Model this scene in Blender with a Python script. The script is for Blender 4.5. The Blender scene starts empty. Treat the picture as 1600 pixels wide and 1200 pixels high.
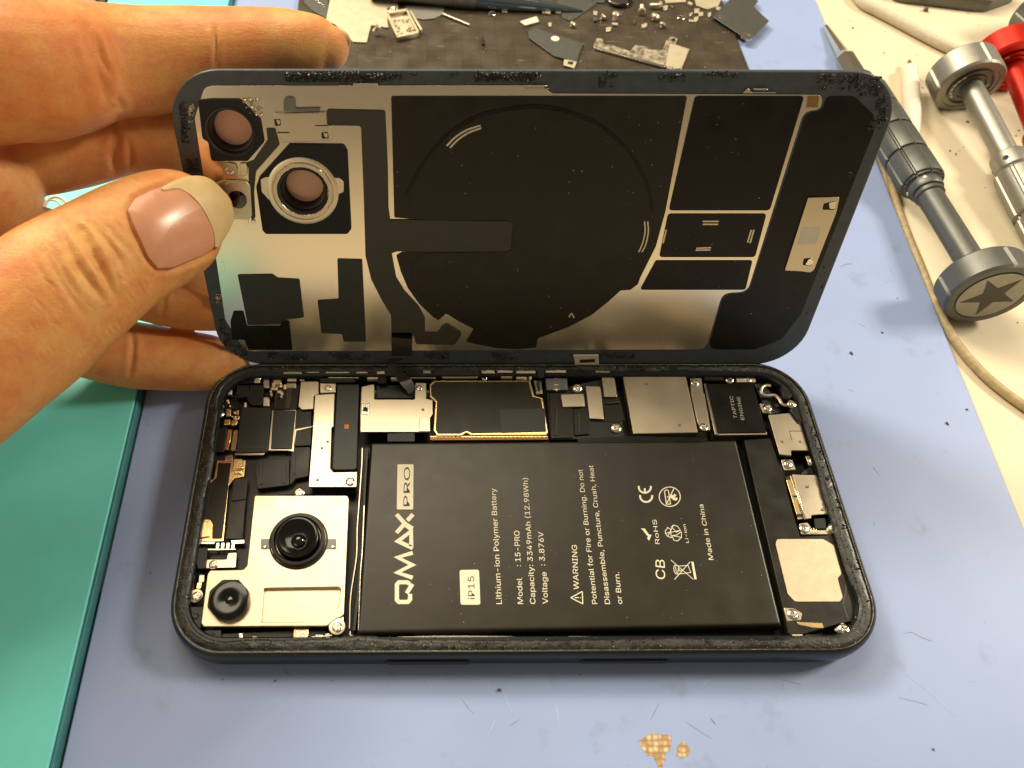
import bpy, bmesh, math, random
import numpy as np
from mathutils import Vector, Matrix, Euler
from mathutils.bvhtree import BVHTree
random.seed(7); np.random.seed(7)
S = bpy.context.scene
COL = S.collection
S.unit_settings.scale_length = 0.01            # one unit is one centimetre
# ------------------------------------------------------------------ camera
F, CX, CY = 1181.9, 662.1, 600.0               # photograph 1600 x 1200
CAM_P = Vector((-2.1691, -7.1278, 16.3816))
CAM_R = (Euler((0.5697, 0, 0)).to_matrix())
CAM_R = Euler((0.5697, -0.0039, -0.0048)).to_matrix()
cd = bpy.data.cameras.new('camera'); cam = bpy.data.objects.new('camera', cd); COL.objects.link(cam)
cam.location = CAM_P; cam.rotation_euler = (0.5697, -0.0039, -0.0048)
cd.sensor_width = 36; cd.lens = F/1600*36; cd.shift_x = (800-CX)/1600; cd.shift_y = 0
cd.clip_start = 0.1; cd.clip_end = 2000
cd.dof.use_dof = True; cd.dof.focus_distance = 17.6; cd.dof.aperture_fstop = 0.26
S.camera = cam
# ------------------------------------------------------------------ room light
W = bpy.data.worlds.new('World'); S.world = W; W.use_nodes = True
bg = W.node_tree.nodes['Background']; bg.inputs[0].default_value = (1.0, 0.80, 0.54, 1); bg.inputs[1].default_value = 0.19
def area(name, loc, target, size, size_y, power, color, spread=180):
    l = bpy.data.lights.new(name, 'AREA'); l.shape = 'RECTANGLE'; l.size = size; l.size_y = size_y
    l.energy = power; l.color = color; l.spread = math.radians(spread)
    o = bpy.data.objects.new(name, l); COL.objects.link(o); o.location = loc
    o.rotation_euler = (Vector(target)-Vector(loc)).to_track_quat('-Z', 'Y').to_euler(); return o
area('ceiling_lamp', (-14, 44, 72), (0, 2, 0), 60, 40, 43000, (1.0, 0.86, 0.62))
area('shop_lamp', (-46, 58, 62), (0, 2, 0), 24, 18, 74000, (1.0, 0.89, 0.69))
area('desk_lamp', (56, 16, 42), (2, 4, 0), 13, 11, 32000, (1.0, 0.89, 0.69))
area('cover_fill_light', (-46, -52, 22), (0, 0, 2), 46, 34, 6500, (1.0, 0.85, 0.62))  # unseen fill, added to brighten the left of the cover; no window there
S.view_settings.view_transform = 'Standard'; S.view_settings.look = 'None'
S.view_settings.exposure = 0.1; S.view_settings.gamma = 1.0
S.cycles.max_bounces = 8; S.cycles.glossy_bounces = 4; S.cycles.transmission_bounces = 4
S.cycles.sample_clamp_indirect = 4.0; S.cycles.caustics_reflective = False; S.cycles.caustics_refractive = False
S.cycles.use_denoising = True
# ------------------------------------------------------------------ pixel helpers (photo pixel -> point on a plane of the scene)
def pdir(px, py): return CAM_R @ Vector(((px-CX)/F, -(py-CY)/F, -1.0))
def at(px, py, z=0.0):
    d = pdir(px, py); return CAM_P + d*((z-CAM_P.z)/d.z)
def ray(px, py, depth): return CAM_P + pdir(px, py)*depth
def topx(p):
    v = CAM_R.transposed() @ (Vector(p)-CAM_P); return (CX+F*v.x/-v.z, CY-F*v.y/-v.z)
LID_A = 1.2521; LID_YAW = -0.0028; LID_H = Vector((0.0926, 3.5584, 0.8154))
LEX = Vector((math.cos(LID_YAW), math.sin(LID_YAW), 0))
LEY = Vector((-math.sin(LID_YAW)*math.cos(LID_A), math.cos(LID_YAW)*math.cos(LID_A), math.sin(LID_A)))
LEN = LEX.cross(LEY)
LIDM = Matrix((LEX, LEY, LEN)).transposed().to_4x4(); LIDM.translation = LID_H
def lidp(px, py, n=0.0):
    d = pdir(px, py); k = ((LID_H+LEN*n-CAM_P).dot(LEN))/d.dot(LEN); q = CAM_P+d*k-LID_H
    return (q.dot(LEX), q.dot(LEY))
def gp(pts, z): return [tuple(at(x, y, z)[:2]) for x, y in pts]
def lp(pts, n=0.0): return [lidp(x, y, n) for x, y in pts]
# ------------------------------------------------------------------ materials
def mat(name, col, rough=0.5, metal=0.0, bump=0.0, bscale=40.0, var=0.0, vscale=8.0, col2=None, coat=0.0, rvar=0.0, spec=0.5, detail=4.0, aniso=0.0, stretch=None):
    m = bpy.data.materials.new(name); m.use_nodes = True; nt = m.node_tree; n = nt.nodes; L = nt.links
    b = n['Principled BSDF']; b.inputs['Roughness'].default_value = rough; b.inputs['Metallic'].default_value = metal
    b.inputs['Base Color'].default_value = (*col, 1); b.inputs['Coat Weight'].default_value = coat
    b.inputs['Specular IOR Level'].default_value = spec; b.inputs['Anisotropic'].default_value = aniso
    tc = n.new('ShaderNodeTexCoord'); src = tc.outputs['Object']
    if stretch:
        mp = n.new('ShaderNodeMapping'); mp.inputs['Scale'].default_value = stretch; L.new(src, mp.inputs[0]); src = mp.outputs[0]
    if var or rvar:
        t = n.new('ShaderNodeTexNoise'); t.inputs['Scale'].default_value = vscale; t.inputs['Detail'].default_value = detail; L.new(src, t.inputs[0])
        if var:
            r = n.new('ShaderNodeValToRGB'); r.color_ramp.elements[0].position = 0.35; r.color_ramp.elements[1].position = 0.68
            c2 = col2 or tuple(c*(1-var) for c in col)
            r.color_ramp.elements[0].color = (*c2, 1); r.color_ramp.elements[1].color = (*col, 1)
            L.new(t.outputs['Fac'], r.inputs[0]); L.new(r.outputs[0], b.inputs['Base Color'])
        if rvar:
            mr = n.new('ShaderNodeMapRange'); mr.inputs['From Min'].default_value = .3; mr.inputs['From Max'].default_value = .7
            mr.inputs['To Min'].default_value = max(0, rough-rvar); mr.inputs['To Max'].default_value = min(1, rough+rvar)
            L.new(t.outputs['Fac'], mr.inputs[0]); L.new(mr.outputs[0], b.inputs['Roughness'])
    if bump:
        t2 = n.new('ShaderNodeTexNoise'); t2.inputs['Scale'].default_value = bscale; t2.inputs['Detail'].default_value = 5; L.new(src, t2.inputs[0])
        bp = n.new('ShaderNodeBump'); bp.inputs['Strength'].default_value = min(1, bump); bp.inputs['Distance'].default_value = 0.02
        L.new(t2.outputs['Fac'], bp.inputs['Height']); L.new(bp.outputs[0], b.inputs['Normal'])
    return m
M = {}
M['silver'] = mat('brushed_shield_metal', (.67, .58, .44), .31, 1, .03, 25, .04, 1.2, rvar=.03)
M['silver_light'] = mat('camera_plate_metal', (.84, .73, .54), .40, 1, .04, 120, .05, 2.5, rvar=.04)
M['lid_metal'] = mat('lid_foil_metal', (.90, .81, .66), .20, 1, .06, 1.2, .03, .6)
M['tin'] = mat('dull_tin', (.72, .64, .46), .5, .65, .08, 20, .12, 3)
M['bright'] = mat('polished_metal', (.88, .82, .70), .18, 1, .1, 50)
M['gold'] = mat('gold_metal', (.95, .72, .36), .25, 1, .1, 40)
M['copper'] = mat('copper_board_edge', (.34, .14, .05), .4, .7)
M['solder'] = mat('solder_bright', (.85, .74, .54), .28, .55, .1, 30)
M['steel'] = mat('grey_anodised_metal', (.20, .20, .185), .42, .85, .04, 150, .1, 5)
M['steel_dark'] = mat('dark_anodised_metal', (.14, .142, .13), .46, .7, .04, 150, .1, 5)
M['steel_pale'] = mat('pale_anodised_metal', (.34, .33, .29), .46, .85, .04, 150, .1, 5)
M['red'] = mat('red_anodised_metal', (.62, .025, .012), .36, .55, .03, 150)
M['frame'] = mat('black_aluminium_frame', (.016, .019, .023), .26, .4, .06, 90, .2, 6)
M['plastic'] = mat('black_plastic', (.012, .0115, .0105), .42, 0, .08, 60, .25, 6)
M['film'] = mat('black_film', (.016, .0125, .0065), .34, 0, .05, 6, .2, 2, rvar=.06, spec=.35)
M['film_dark'] = mat('deep_black_film', (.006, .005, .0035), .30, 0, .04, 6, .2, 2, rvar=.05, spec=.3)
M['flex'] = mat('dark_grey_flex', (.040, .035, .022), .42, 0, .03, 40, .12, 3)
M['chip'] = mat('chip_green_black', (.022, .026, .022), .4, 0, .03, 60, .2, 4)
M['glue'] = mat('black_adhesive', (.026, .026, .024), .38, 0, 1.0, 14, .5, 18, coat=.25)
M['lidglass'] = mat('slate_lid_edge', (.060, .076, .098), .40, 0, .08, 25, .25, 5)
M['dark'] = mat('cavity_black', (.004, .004, .004), .6)
M['lens_matte'] = mat('matte_lens_black', (.004, .0042, .0045), .14, 0, spec=.5)
M['lens'] = mat('lens_black', (.003, .0035, .004), .06, 0, coat=.8)
M['gasket'] = mat('black_foam_gasket', (.014, .013, .011), .75, 0, .5, 45, .4, 20)
M['print'] = mat('cream_print', (.80, .74, .56), .6)
M['print_dark'] = mat('dark_print', (.05, .045, .033), .5)
M['print_grey'] = mat('grey_print', (.42, .40, .32), .6)
M['battery'] = mat('battery_pouch', (.021, .017, .0095), .33, 0, .3, 1.2, .05, 2, rvar=.025)
M['pinkglass'] = mat('pinkish_lens_window', (.74, .38, .25), .15, 0, coat=.5)
M['white_plastic'] = mat('white_plastic', (.80, .74, .62), .5, 0, .05, 30, .08, 4)
M['braid'] = mat('white_cable_sleeve', (.62, .55, .42), .7, 0, .5, 18, .15, 10)
M['tan_cable'] = mat('tan_rubber_cable', (.52, .40, .21), .55, 0, .3, 12, .3, 6)
M['teal'] = mat('teal_board', (.17, .72, .70), .5, 0, .08, 20, .10, .6)
M['teal_side'] = mat('teal_board_edge', (.05, .22, .25), .5, 0, .08, 20, .2, 2)
M['brown'] = mat('brown_edge', (.22, .15, .09), .7, 0, .2, 10, .3, 5)
M['hair'] = mat('dark_fibre', (.12, .10, .08), .7)
M['scuff'] = mat('grey_scuff', (.25, .29, .36), .8)
M['scuff_white'] = mat('pale_scuff', (.44, .52, .68), .8)
def desk_mat():
    m = mat('cream_table', (.74, .64, .46), .55, 0, .06, 6, .06, .4)
    nt = m.node_tree; n = nt.nodes; L = nt.links; b = n['Principled BSDF']
    old = b.inputs['Base Color'].links[0].from_socket; tc = n['Texture Coordinate']
    v = n.new('ShaderNodeTexNoise'); v.inputs['Scale'].default_value = 2.6; v.inputs['Detail'].default_value = 6; L.new(tc.outputs['Object'], v.inputs[0])
    r = n.new('ShaderNodeValToRGB'); r.color_ramp.elements[0].position = .70; r.color_ramp.elements[1].position = .78
    L.new(v.outputs['Fac'], r.inputs[0]); mx = n.new('ShaderNodeMixRGB'); mx.inputs[2].default_value = (.42, .33, .2, 1)
    L.new(r.outputs[0], mx.inputs[0]); L.new(old, mx.inputs[1]); L.new(mx.outputs[0], b.inputs['Base Color']); return m
M['desk'] = desk_mat()
def mat_mat():
    m = mat('lavender_rubber', (.325, .415, .70), .46, 0, .12, 70, .10, .25, col2=(.295, .38, .64), spec=.4)
    nt = m.node_tree; n = nt.nodes; L = nt.links; b = n['Principled BSDF']
    old = b.inputs['Base Color'].links[0].from_socket; tc = n['Texture Coordinate']
    for sc, lo, hi, c, st in ((1.1, .60, .74, (.22, .28, .45), (1, 1, 1)), (4.2, .69, .76, (.20, .20, .21), (1, 1, 1)), (2.2, .70, .76, (.24, .28, .36), (.35, 2.6, 1)), (2.6, .71, .77, (.45, .52, .70), (2.4, .4, 1))):
        mp = n.new('ShaderNodeMapping'); mp.inputs['Scale'].default_value = st; mp.inputs['Rotation'].default_value = (0, 0, .5); L.new(tc.outputs['Object'], mp.inputs[0])
        v = n.new('ShaderNodeTexNoise'); v.inputs['Scale'].default_value = sc; v.inputs['Detail'].default_value = 7; v.inputs['Roughness'].default_value = .6; L.new(mp.outputs[0], v.inputs[0])
        r = n.new('ShaderNodeValToRGB'); r.color_ramp.elements[0].position = lo; r.color_ramp.elements[1].position = hi; r.color_ramp.elements[1].color = (.6, .6, .6, 1)
        L.new(v.outputs['Fac'], r.inputs[0]); mx = n.new('ShaderNodeMixRGB'); mx.inputs[2].default_value = (*c, 1)
        L.new(r.outputs[0], mx.inputs[0]); L.new(old, mx.inputs[1]); old = mx.outputs[0]
    L.new(old, b.inputs['Base Color']); return m
M['mat'] = mat_mat()
def plate_mat():
    m = mat('engraved_steel', (.105, .082, .058), .38, .4, .06, 14, .30, 1.2, rvar=.08)
    nt = m.node_tree; n = nt.nodes; L = nt.links; b = n['Principled BSDF']
    old = b.inputs['Base Color'].links[0].from_socket; tc = n['Texture Coordinate']
    br = n.new('ShaderNodeTexBrick'); br.offset = 0; br.inputs['Scale'].default_value = 1; br.inputs['Brick Width'].default_value = .62; br.inputs['Row Height'].default_value = .62
    br.inputs['Mortar Size'].default_value = .010; br.inputs['Mortar Smooth'].default_value = .3; br.inputs['Color1'].default_value = br.inputs['Color2'].default_value = (0, 0, 0, 1); br.inputs['Mortar'].default_value = (1, 1, 1, 1)
    L.new(tc.outputs['Object'], br.inputs[0])
    mx = n.new('ShaderNodeMixRGB'); mx.inputs[2].default_value = (.018, .014, .011, 1); sc = n.new('ShaderNodeMath'); sc.operation = 'MULTIPLY'; sc.inputs[1].default_value = .5
    L.new(br.outputs['Color'], sc.inputs[0]); L.new(sc.outputs[0], mx.inputs[0]); L.new(old, mx.inputs[1])
    # pale hairline scratches
    mp = n.new('ShaderNodeMapping'); mp.inputs['Scale'].default_value = (.5, 7, 1); mp.inputs['Rotation'].default_value = (0, 0, .9); L.new(tc.outputs['Object'], mp.inputs[0])
    v = n.new('ShaderNodeTexNoise'); v.inputs['Scale'].default_value = 1.6; v.inputs['Detail'].default_value = 8; L.new(mp.outputs[0], v.inputs[0])
    r = n.new('ShaderNodeValToRGB'); r.color_ramp.elements[0].position = .66; r.color_ramp.elements[1].position = .72; L.new(v.outputs['Fac'], r.inputs[0])
    mx2 = n.new('ShaderNodeMixRGB'); mx2.inputs[2].default_value = (.30, .25, .18, 1); L.new(r.outputs[0], mx2.inputs[0]); L.new(mx.outputs[0], mx2.inputs[1])
    L.new(mx2.outputs[0], b.inputs['Base Color']); return m
M['workplate'] = plate_mat()
def skin_mat():
    m = bpy.data.materials.new('skin'); m.use_nodes = True; nt = m.node_tree; n = nt.nodes; L = nt.links; b = n['Principled BSDF']
    tc = n.new('ShaderNodeTexCoord'); co_ = tc.outputs['Object']
    def noise(sc, det, rough=.55, st=None, rot=None):
        src = co_
        if st: mp = n.new('ShaderNodeMapping'); mp.inputs['Scale'].default_value = st; mp.inputs['Rotation'].default_value = rot or (0, 0, 0); L.new(co_, mp.inputs[0]); src = mp.outputs[0]
        t = n.new('ShaderNodeTexNoise'); t.inputs['Scale'].default_value = sc; t.inputs['Detail'].default_value = det; t.inputs['Roughness'].default_value = rough; L.new(src, t.inputs[0]); return t.outputs['Fac']
    def ramp(f, p0, c0, p1, c1):
        r = n.new('ShaderNodeValToRGB'); r.color_ramp.elements[0].position = p0; r.color_ramp.elements[1].position = p1; r.color_ramp.elements[0].color = (*c0, 1); r.color_ramp.elements[1].color = (*c1, 1); L.new(f, r.inputs[0]); return r.outputs[0]
    base = ramp(noise(.6, 4), .36, (.66, .245, .072), .64, (.70, .375, .13))
    blot = ramp(noise(2.3, 5, .65), .44, (0, 0, 0), .66, (.55, .55, .55))
    mx = n.new('ShaderNodeMixRGB'); mx.inputs[2].default_value = (.60, .18, .07, 1); L.new(blot, mx.inputs[0]); L.new(base, mx.inputs[1])
    mx2 = n.new('ShaderNodeMixRGB'); mx2.blend_type = 'OVERLAY'; mx2.inputs[0].default_value = .20; L.new(mx.outputs[0], mx2.inputs[1]); L.new(noise(9, 7, .65), mx2.inputs[2]); L.new(mx2.outputs[0], b.inputs['Base Color'])
    rg = n.new('ShaderNodeMapRange'); rg.inputs['To Min'].default_value = .36; rg.inputs['To Max'].default_value = .62; L.new(noise(5, 5), rg.inputs[0]); L.new(rg.outputs[0], b.inputs['Roughness'])
    b.inputs['Specular IOR Level'].default_value = .28
    b.inputs['Subsurface Weight'].default_value = .3; b.inputs['Subsurface Radius'].default_value = (.30, .10, .05); b.inputs['Subsurface Scale'].default_value = .5
    v = n.new('ShaderNodeTexVoronoi'); v.feature = 'DISTANCE_TO_EDGE'; v.inputs['Scale'].default_value = 13; L.new(co_, v.inputs[0])
    v2 = n.new('ShaderNodeTexVoronoi'); v2.feature = 'DISTANCE_TO_EDGE'; v2.inputs['Scale'].default_value = 26; L.new(co_, v2.inputs[0])
    def madd(a, k, c):
        q = n.new('ShaderNodeMath'); q.operation = 'MULTIPLY_ADD'; q.inputs[1].default_value = k; L.new(a, q.inputs[0]); L.new(c, q.inputs[2]); return q.outputs[0]
    h = madd(v.outputs['Distance'], .55, noise(1.0, 6, .6, (4, 24, 24), (0, .3, .6))); h = madd(v2.outputs['Distance'], .5, h); h = madd(noise(40, 3), .12, h)
    bp = n.new('ShaderNodeBump'); bp.inputs['Strength'].default_value = .32; bp.inputs['Distance'].default_value = .03; L.new(h, bp.inputs['Height']); L.new(bp.outputs[0], b.inputs['Normal'])
    return m
M['skin'] = skin_mat()
M['nail'] = mat('nail_pink', (.64, .30, .175), .27, 0, .05, 30, .08, 3); M['nail'].node_tree.nodes['Principled BSDF'].inputs['Subsurface Weight'].default_value = .2
M['nail_tip'] = mat('nail_free_edge', (.64, .46, .22), .36, 0, .05, 20, .1, 3)
# ------------------------------------------------------------------ objects
def link(name, me, m, parent=None, smooth=False):
    o = bpy.data.objects.new(name, me); COL.objects.link(o)
    if m is not None and not me.materials: me.materials.append(m)
    if smooth:
        for p in me.polygons: p.use_smooth = True
    if parent is not None: o.parent = parent
    return o
def tag(o, label, cat=None, group=None, kind=None):
    if label: o['label'] = label
    if cat: o['category'] = cat
    if group: o['group'] = group
    if kind: o['kind'] = kind
    return o
def empty(name, loc=(0, 0, 0), label=None, cat=None, group=None, matrix=None):
    o = bpy.data.objects.new(name, None); COL.objects.link(o); o.empty_display_size = .3
    if matrix is not None: o.matrix_world = matrix
    else: o.location = loc
    return tag(o, label, cat, group)
def rounded(pts, r, n=4):
    out = []; N = len(pts)
    for i in range(N):
        p = Vector(pts[i][:2]); a = Vector(pts[i-1][:2])-p; b = Vector(pts[(i+1) % N][:2])-p
        rr = pts[i][2] if len(pts[i]) > 2 else r
        la, lb = a.length, b.length
        if la < 1e-6 or lb < 1e-6: continue
        a.normalize(); b.normalize(); ang = a.angle(b, math.pi)
        if rr <= 0 or ang > math.radians(172) or ang < .05: out.append(tuple(p)); continue
        t = min(rr/math.tan(ang/2), la*.47, lb*.47)
        p0, p1 = p+a*t, p+b*t
        for k in range(n+1):
            s = k/n; out.append(tuple(p0*(1-s)**2+p*2*s*(1-s)+p1*s*s))
    return out
def curve_mesh(name, loops, z0, z1, bevel=0.0, res=1):
    c = bpy.data.curves.new(name, 'CURVE'); c.dimensions = '2D'; c.fill_mode = 'BOTH'
    for L in loops:
        s = c.splines.new('POLY'); s.points.add(len(L)-1)
        for i, p in enumerate(L): s.points[i].co = (p[0], p[1], 0, 1)
        s.use_cyclic_u = True
    h = (z1-z0)/2; bevel = min(bevel, h*.9)
    c.extrude = h-bevel
    if bevel > 0: c.bevel_depth = bevel; c.bevel_resolution = res; c.offset = -bevel
    o = bpy.data.objects.new(name, c); me = bpy.data.meshes.new_from_object(o)
    bpy.data.objects.remove(o); bpy.data.curves.remove(c)
    me.transform(Matrix.Translation((0, 0, (z0+z1)/2))); me.name = name; me.materials.clear(); return me
def prism(name, m, pts, z0, z1, parent=None, r=.03, bevel=.008, holes=(), res=1):
    loops = [rounded(pts, r)]+[h for h in holes]
    return link(name, curve_mesh(name, loops, z0, z1, bevel, res), m, parent)
def circ(c, r, n=32, ry=None): return [(c[0]+r*math.cos(2*math.pi*i/n), c[1]+(ry or r)*math.sin(2*math.pi*i/n)) for i in range(n)]
def lathe_mesh(name, prof, n=32, fn=None):
    """prof: list of (r, z); fn(angle, i) scales the radius"""
    bm = bmesh.new(); rings = []
    for i, (r, z) in enumerate(prof):
        if r < 1e-6: rings.append([bm.verts.new((0, 0, z))]); continue
        rings.append([bm.verts.new(((r*(fn(2*math.pi*k/n, i) if fn else 1))*math.cos(2*math.pi*k/n), (r*(fn(2*math.pi*k/n, i) if fn else 1))*math.sin(2*math.pi*k/n), z)) for k in range(n)])
    for a, b in zip(rings, rings[1:]):
        for k in range(n):
            k2 = (k+1) % n
            if len(a) == 1 and len(b) == 1: continue
            if len(a) == 1: bm.faces.new((a[0], b[k2], b[k]))
            elif len(b) == 1: bm.faces.new((a[k], a[k2], b[0]))
            else: bm.faces.new((a[k], a[k2], b[k2], b[k]))
    bmesh.ops.recalc_face_normals(bm, faces=bm.faces); me = bpy.data.meshes.new(name); bm.to_mesh(me); bm.free()
    return me
def autosmooth(me, deg=35):
    for p in me.polygons: p.use_smooth = True
    bm = bmesh.new(); bm.from_mesh(me)
    for e in bm.edges: e.smooth = e.calc_face_angle(0) < math.radians(deg) if len(e.link_faces) == 2 else False
    bm.to_mesh(me); bm.free(); return me
def lathe(name, m, prof, parent=None, loc=(0, 0, 0), matrix=None, n=32, fn=None, deg=35):
    me = lathe_mesh(name, prof, n, fn)
    if matrix is not None: me.transform(matrix)
    else: me.transform(Matrix.Translation(loc))
    autosmooth(me, deg); return link(name, me, m, parent)
def tube_mesh(name, pts, rad, n=8, flat=1.0):
    bm = bmesh.new(); rings = []; P = [Vector(p) for p in pts]; up = Vector((0, 0, 1))
    for i, p in enumerate(P):
        t = (P[min(i+1, len(P)-1)]-P[max(i-1, 0)]).normalized(); s = t.cross(up)
        if s.length < .05: s = t.cross(Vector((0, 1, 0)))
        s.normalize(); u = s.cross(t); r = rad[i] if isinstance(rad, (list, tuple)) else rad
        rings.append([bm.verts.new(p+s*math.cos(2*math.pi*k/n)*r+u*math.sin(2*math.pi*k/n)*r*flat) for k in range(n)])
    for a, b in zip(rings, rings[1:]):
        for k in range(n): bm.faces.new((a[k], a[(k+1) % n], b[(k+1) % n], b[k]))
    bm.faces.new(rings[0]); bm.faces.new(rings[-1]); bmesh.ops.recalc_face_normals(bm, faces=bm.faces)
    me = bpy.data.meshes.new(name); bm.to_mesh(me); bm.free(); return autosmooth(me, 50)
def spline(pts, k=6):
    P = [Vector(p) for p in pts]; P = [P[0]*2-P[1]]+P+[P[-1]*2-P[-2]]; out = []
    for i in range(1, len(P)-2):
        for j in range(k):
            t = j/k; a, b, c, d = P[i-1:i+3]
            out.append(.5*((2*b)+(c-a)*t+(2*a-5*b+4*c-d)*t*t+(3*b-a-3*c+d)*t**3))
    return out+[P[-2]]
def tube(name, m, pts, rad, parent=None, n=8, smoothk=6, flat=1.0): return link(name, tube_mesh(name, spline(pts, smoothk) if smoothk else pts, rad, n, flat), m, parent)
def lumps(name, m, spots, parent=None, seg=1):
    """many small crumbs in one mesh: spots = (x, y, z, r)"""
    bm = bmesh.new()
    for x, y, z, r in spots:
        mt = Matrix.Translation((x, y, z)) @ Euler((random.random()*6, random.random()*6, random.random()*6)).to_matrix().to_4x4() @ Matrix.Diagonal((r*random.uniform(.6, 1.7), r*random.uniform(.5, 1.1), r*random.uniform(.4, .9), 1))
        bmesh.ops.create_icosphere(bm, subdivisions=seg, radius=1, matrix=mt)
    me = bpy.data.meshes.new(name); bm.to_mesh(me); bm.free(); return link(name, me, m, parent)
def ribbon(pts, w):
    P = [Vector(p) for p in pts]; Lp, Rp = [], []
    for i, p in enumerate(P):
        if i == 0: t = (P[1]-P[0]).normalized(); nn = Vector((-t.y, t.x)); k = 1
        elif i == len(P)-1: t = (P[-1]-P[-2]).normalized(); nn = Vector((-t.y, t.x)); k = 1
        else:
            a = (P[i]-P[i-1]).normalized(); b = (P[i+1]-P[i]).normalized(); na = Vector((-a.y, a.x)); nb = Vector((-b.y, b.x))
            nn = (na+nb); nn = nn.normalized() if nn.length > .05 else na; k = min(1.9, 1/max(.3, nn.dot(na)))
        Lp.append(tuple(p+nn*w/2*k)); Rp.append(tuple(p-nn*w/2*k))
    return Lp+Rp[::-1]

# ================================================================== SETTING
TZ = -0.20                                      # table top
desk = prism('table_top', M['desk'], [(-70, -90), (70, -90), (70, 70), (-70, 70)], TZ-3, TZ, r=1, bevel=.2); tag(desk, 'cream white bench top under the mat and tools', None, kind='structure')
# blue mat
bm_ = empty('work_mat', (2, 8, TZ), 'lavender blue rubber repair mat lying under the open phone', 'mat')
def loc(pts, o): return [(p[0]-o.location.x, p[1]-o.location.y) for p in pts]
sheet = prism('mat_sheet', M['mat'], loc([(-9.12, -7.5), tuple(at(1602, 822, 0)[:2]), tuple(at(1489, 550, 0)[:2]), tuple(at(1397, 322, 0)[:2]), tuple(at(1277, 4, 0)[:2]), (12.4, 34), (-9.2, 34)][:1]+[(10.3, -7.5)]+[tuple(at(1602, 830, 0)[:2]), tuple(at(1489, 552, 0)[:2]), tuple(at(1397, 322, 0)[:2]), tuple(at(1277, 4, 0)[:2]), (12.6, 34), (-9.2, 34)], bm_), 0, -TZ, bm_, r=.02, bevel=.03)
# worn-through spots that show the fabric weave
def weave_mat():
    m = mat('bare_fabric_weave', (.72, .56, .33), .8, 0, .3, 30, .3, 9)
    n = m.node_tree.nodes; L = m.node_tree.links; b = n['Principled BSDF']; tc = n['Texture Coordinate']
    c = n.new('ShaderNodeTexVoronoi'); c.inputs['Scale'].default_value = 9; c.inputs['Randomness'].default_value = .45; L.new(tc.outputs['Object'], c.inputs[0])
    r = n.new('ShaderNodeValToRGB'); r.color_ramp.elements[0].position = .25; r.color_ramp.elements[0].color = (.80, .66, .42, 1); r.color_ramp.elements[1].position = .62; r.color_ramp.elements[1].color = (.34, .19, .08, 1); L.new(c.outputs['Distance'], r.inputs[0])
    mx = n.new('ShaderNodeMixRGB'); mx.inputs[0].default_value = .75; old = b.inputs['Base Color'].links[0].from_socket
    L.new(old, mx.inputs[1]); L.new(r.outputs[0], mx.inputs[2]); L.new(mx.outputs[0], b.inputs['Base Color'])
    bp = n.new('ShaderNodeBump'); bp.invert = True; bp.inputs['Strength'].default_value = .8; bp.inputs['Distance'].default_value = .05; L.new(c.outputs['Distance'], bp.inputs['Height']); L.new(bp.outputs[0], b.inputs['Normal']); return m
M['weave'] = weave_mat()
def jag(pts, amp, k=4):
    out = []; N = len(pts)
    for i in range(N):
        a, b = Vector(pts[i]), Vector(pts[(i+1) % N])
        for j in range(k): q = a.lerp(b, j/k); out.append((q.x+random.uniform(-amp, amp), q.y+random.uniform(-amp, amp)))
    return out
for pp in ([(996, 1156), (1012, 1150), (1018, 1146), (1044, 1146), (1049, 1156), (1047, 1172), (1038, 1180), (1036, 1202), (1028, 1200), (1022, 1182), (1012, 1180)],
           [(1058, 1168), (1062, 1160), (1072, 1160), (1078, 1172), (1076, 1180), (1066, 1184), (1057, 1182)]):
    prism('worn_patch', M['weave'], jag(loc(gp(pp, 0), bm_), .022 if len(pp) > 8 else .008), -TZ-.05, -TZ+.006, bm_, r=.01, bevel=.003)
def scuff(name, m, pp, w, parent=bm_, z=0.0):
    q = loc(gp(pp, z), parent); P = spline([(x, y, 0) for x, y in q], 5); n = len(P)
    L_, R_ = [], []
    for i, p in enumerate(P):
        t = (P[min(i+1, n-1)]-P[max(i-1, 0)]).normalized(); nn = Vector((-t.y, t.x, 0)); ww = w*.5*(math.sin(math.pi*(i+.6)/(n+.4))**.6)*random.uniform(.5, 1.3)
        L_.append((p.x+nn.x*ww, p.y+nn.y*ww)); R_.append((p.x-nn.x*ww, p.y-nn.y*ww))
    return link(name, curve_mesh(name, [L_+R_[::-1]], -TZ+z-.004, -TZ+z+.004), m, parent)
for pp, k in (([(1016, 1125), (1024, 1110), (1030, 1098)], 0), ([(868, 1098), (872, 1120), (874, 1140)], 1), ([(1072, 1128), (1090, 1140), (1112, 1154)], 0), ([(1110, 1122), (1118, 1132)], 0), ([(1206, 1058), (1230, 1064), (1252, 1070)], 0),
              ([(720, 1090), (733, 1108), (740, 1114)], 0), ([(668, 1060), (676, 1076)], 1), ([(440, 1045), (452, 1056)], 0), ([(445, 1044), (449, 1052)], 0), ([(786, 1082), (800, 1112)], 1), ([(762, 1150), (775, 1122)], 1), ([(795, 1135), (812, 1124)], 0),
              ([(1312, 417), (1322, 413), (1332, 412)], 0), ([(1389, 420), (1394, 426)], 0), ([(1412, 990), (1424, 988), (1440, 996), (1456, 1002)], 0), ([(1404, 1090), (1430, 1096), (1450, 1102)], 0), ([(1410, 1050), (1450, 1080), (1490, 1118)], 1), ([(1340, 505), (1352, 510)], 0),
              ([(1222, 1066), (1224, 1072)], 0), ([(1364, 730), (1374, 742)], 0), ([(1108, 1060), (1096, 1074)], 1), ([(1326, 608), (1334, 612)], 0), ([(905, 1056), (908, 1052)], 0)):
    scuff('scratch', (M['hair'], M['scuff_white'])[k] if random.random() < .25 or k else M['scuff'], pp, .016 if k else .014)
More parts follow.
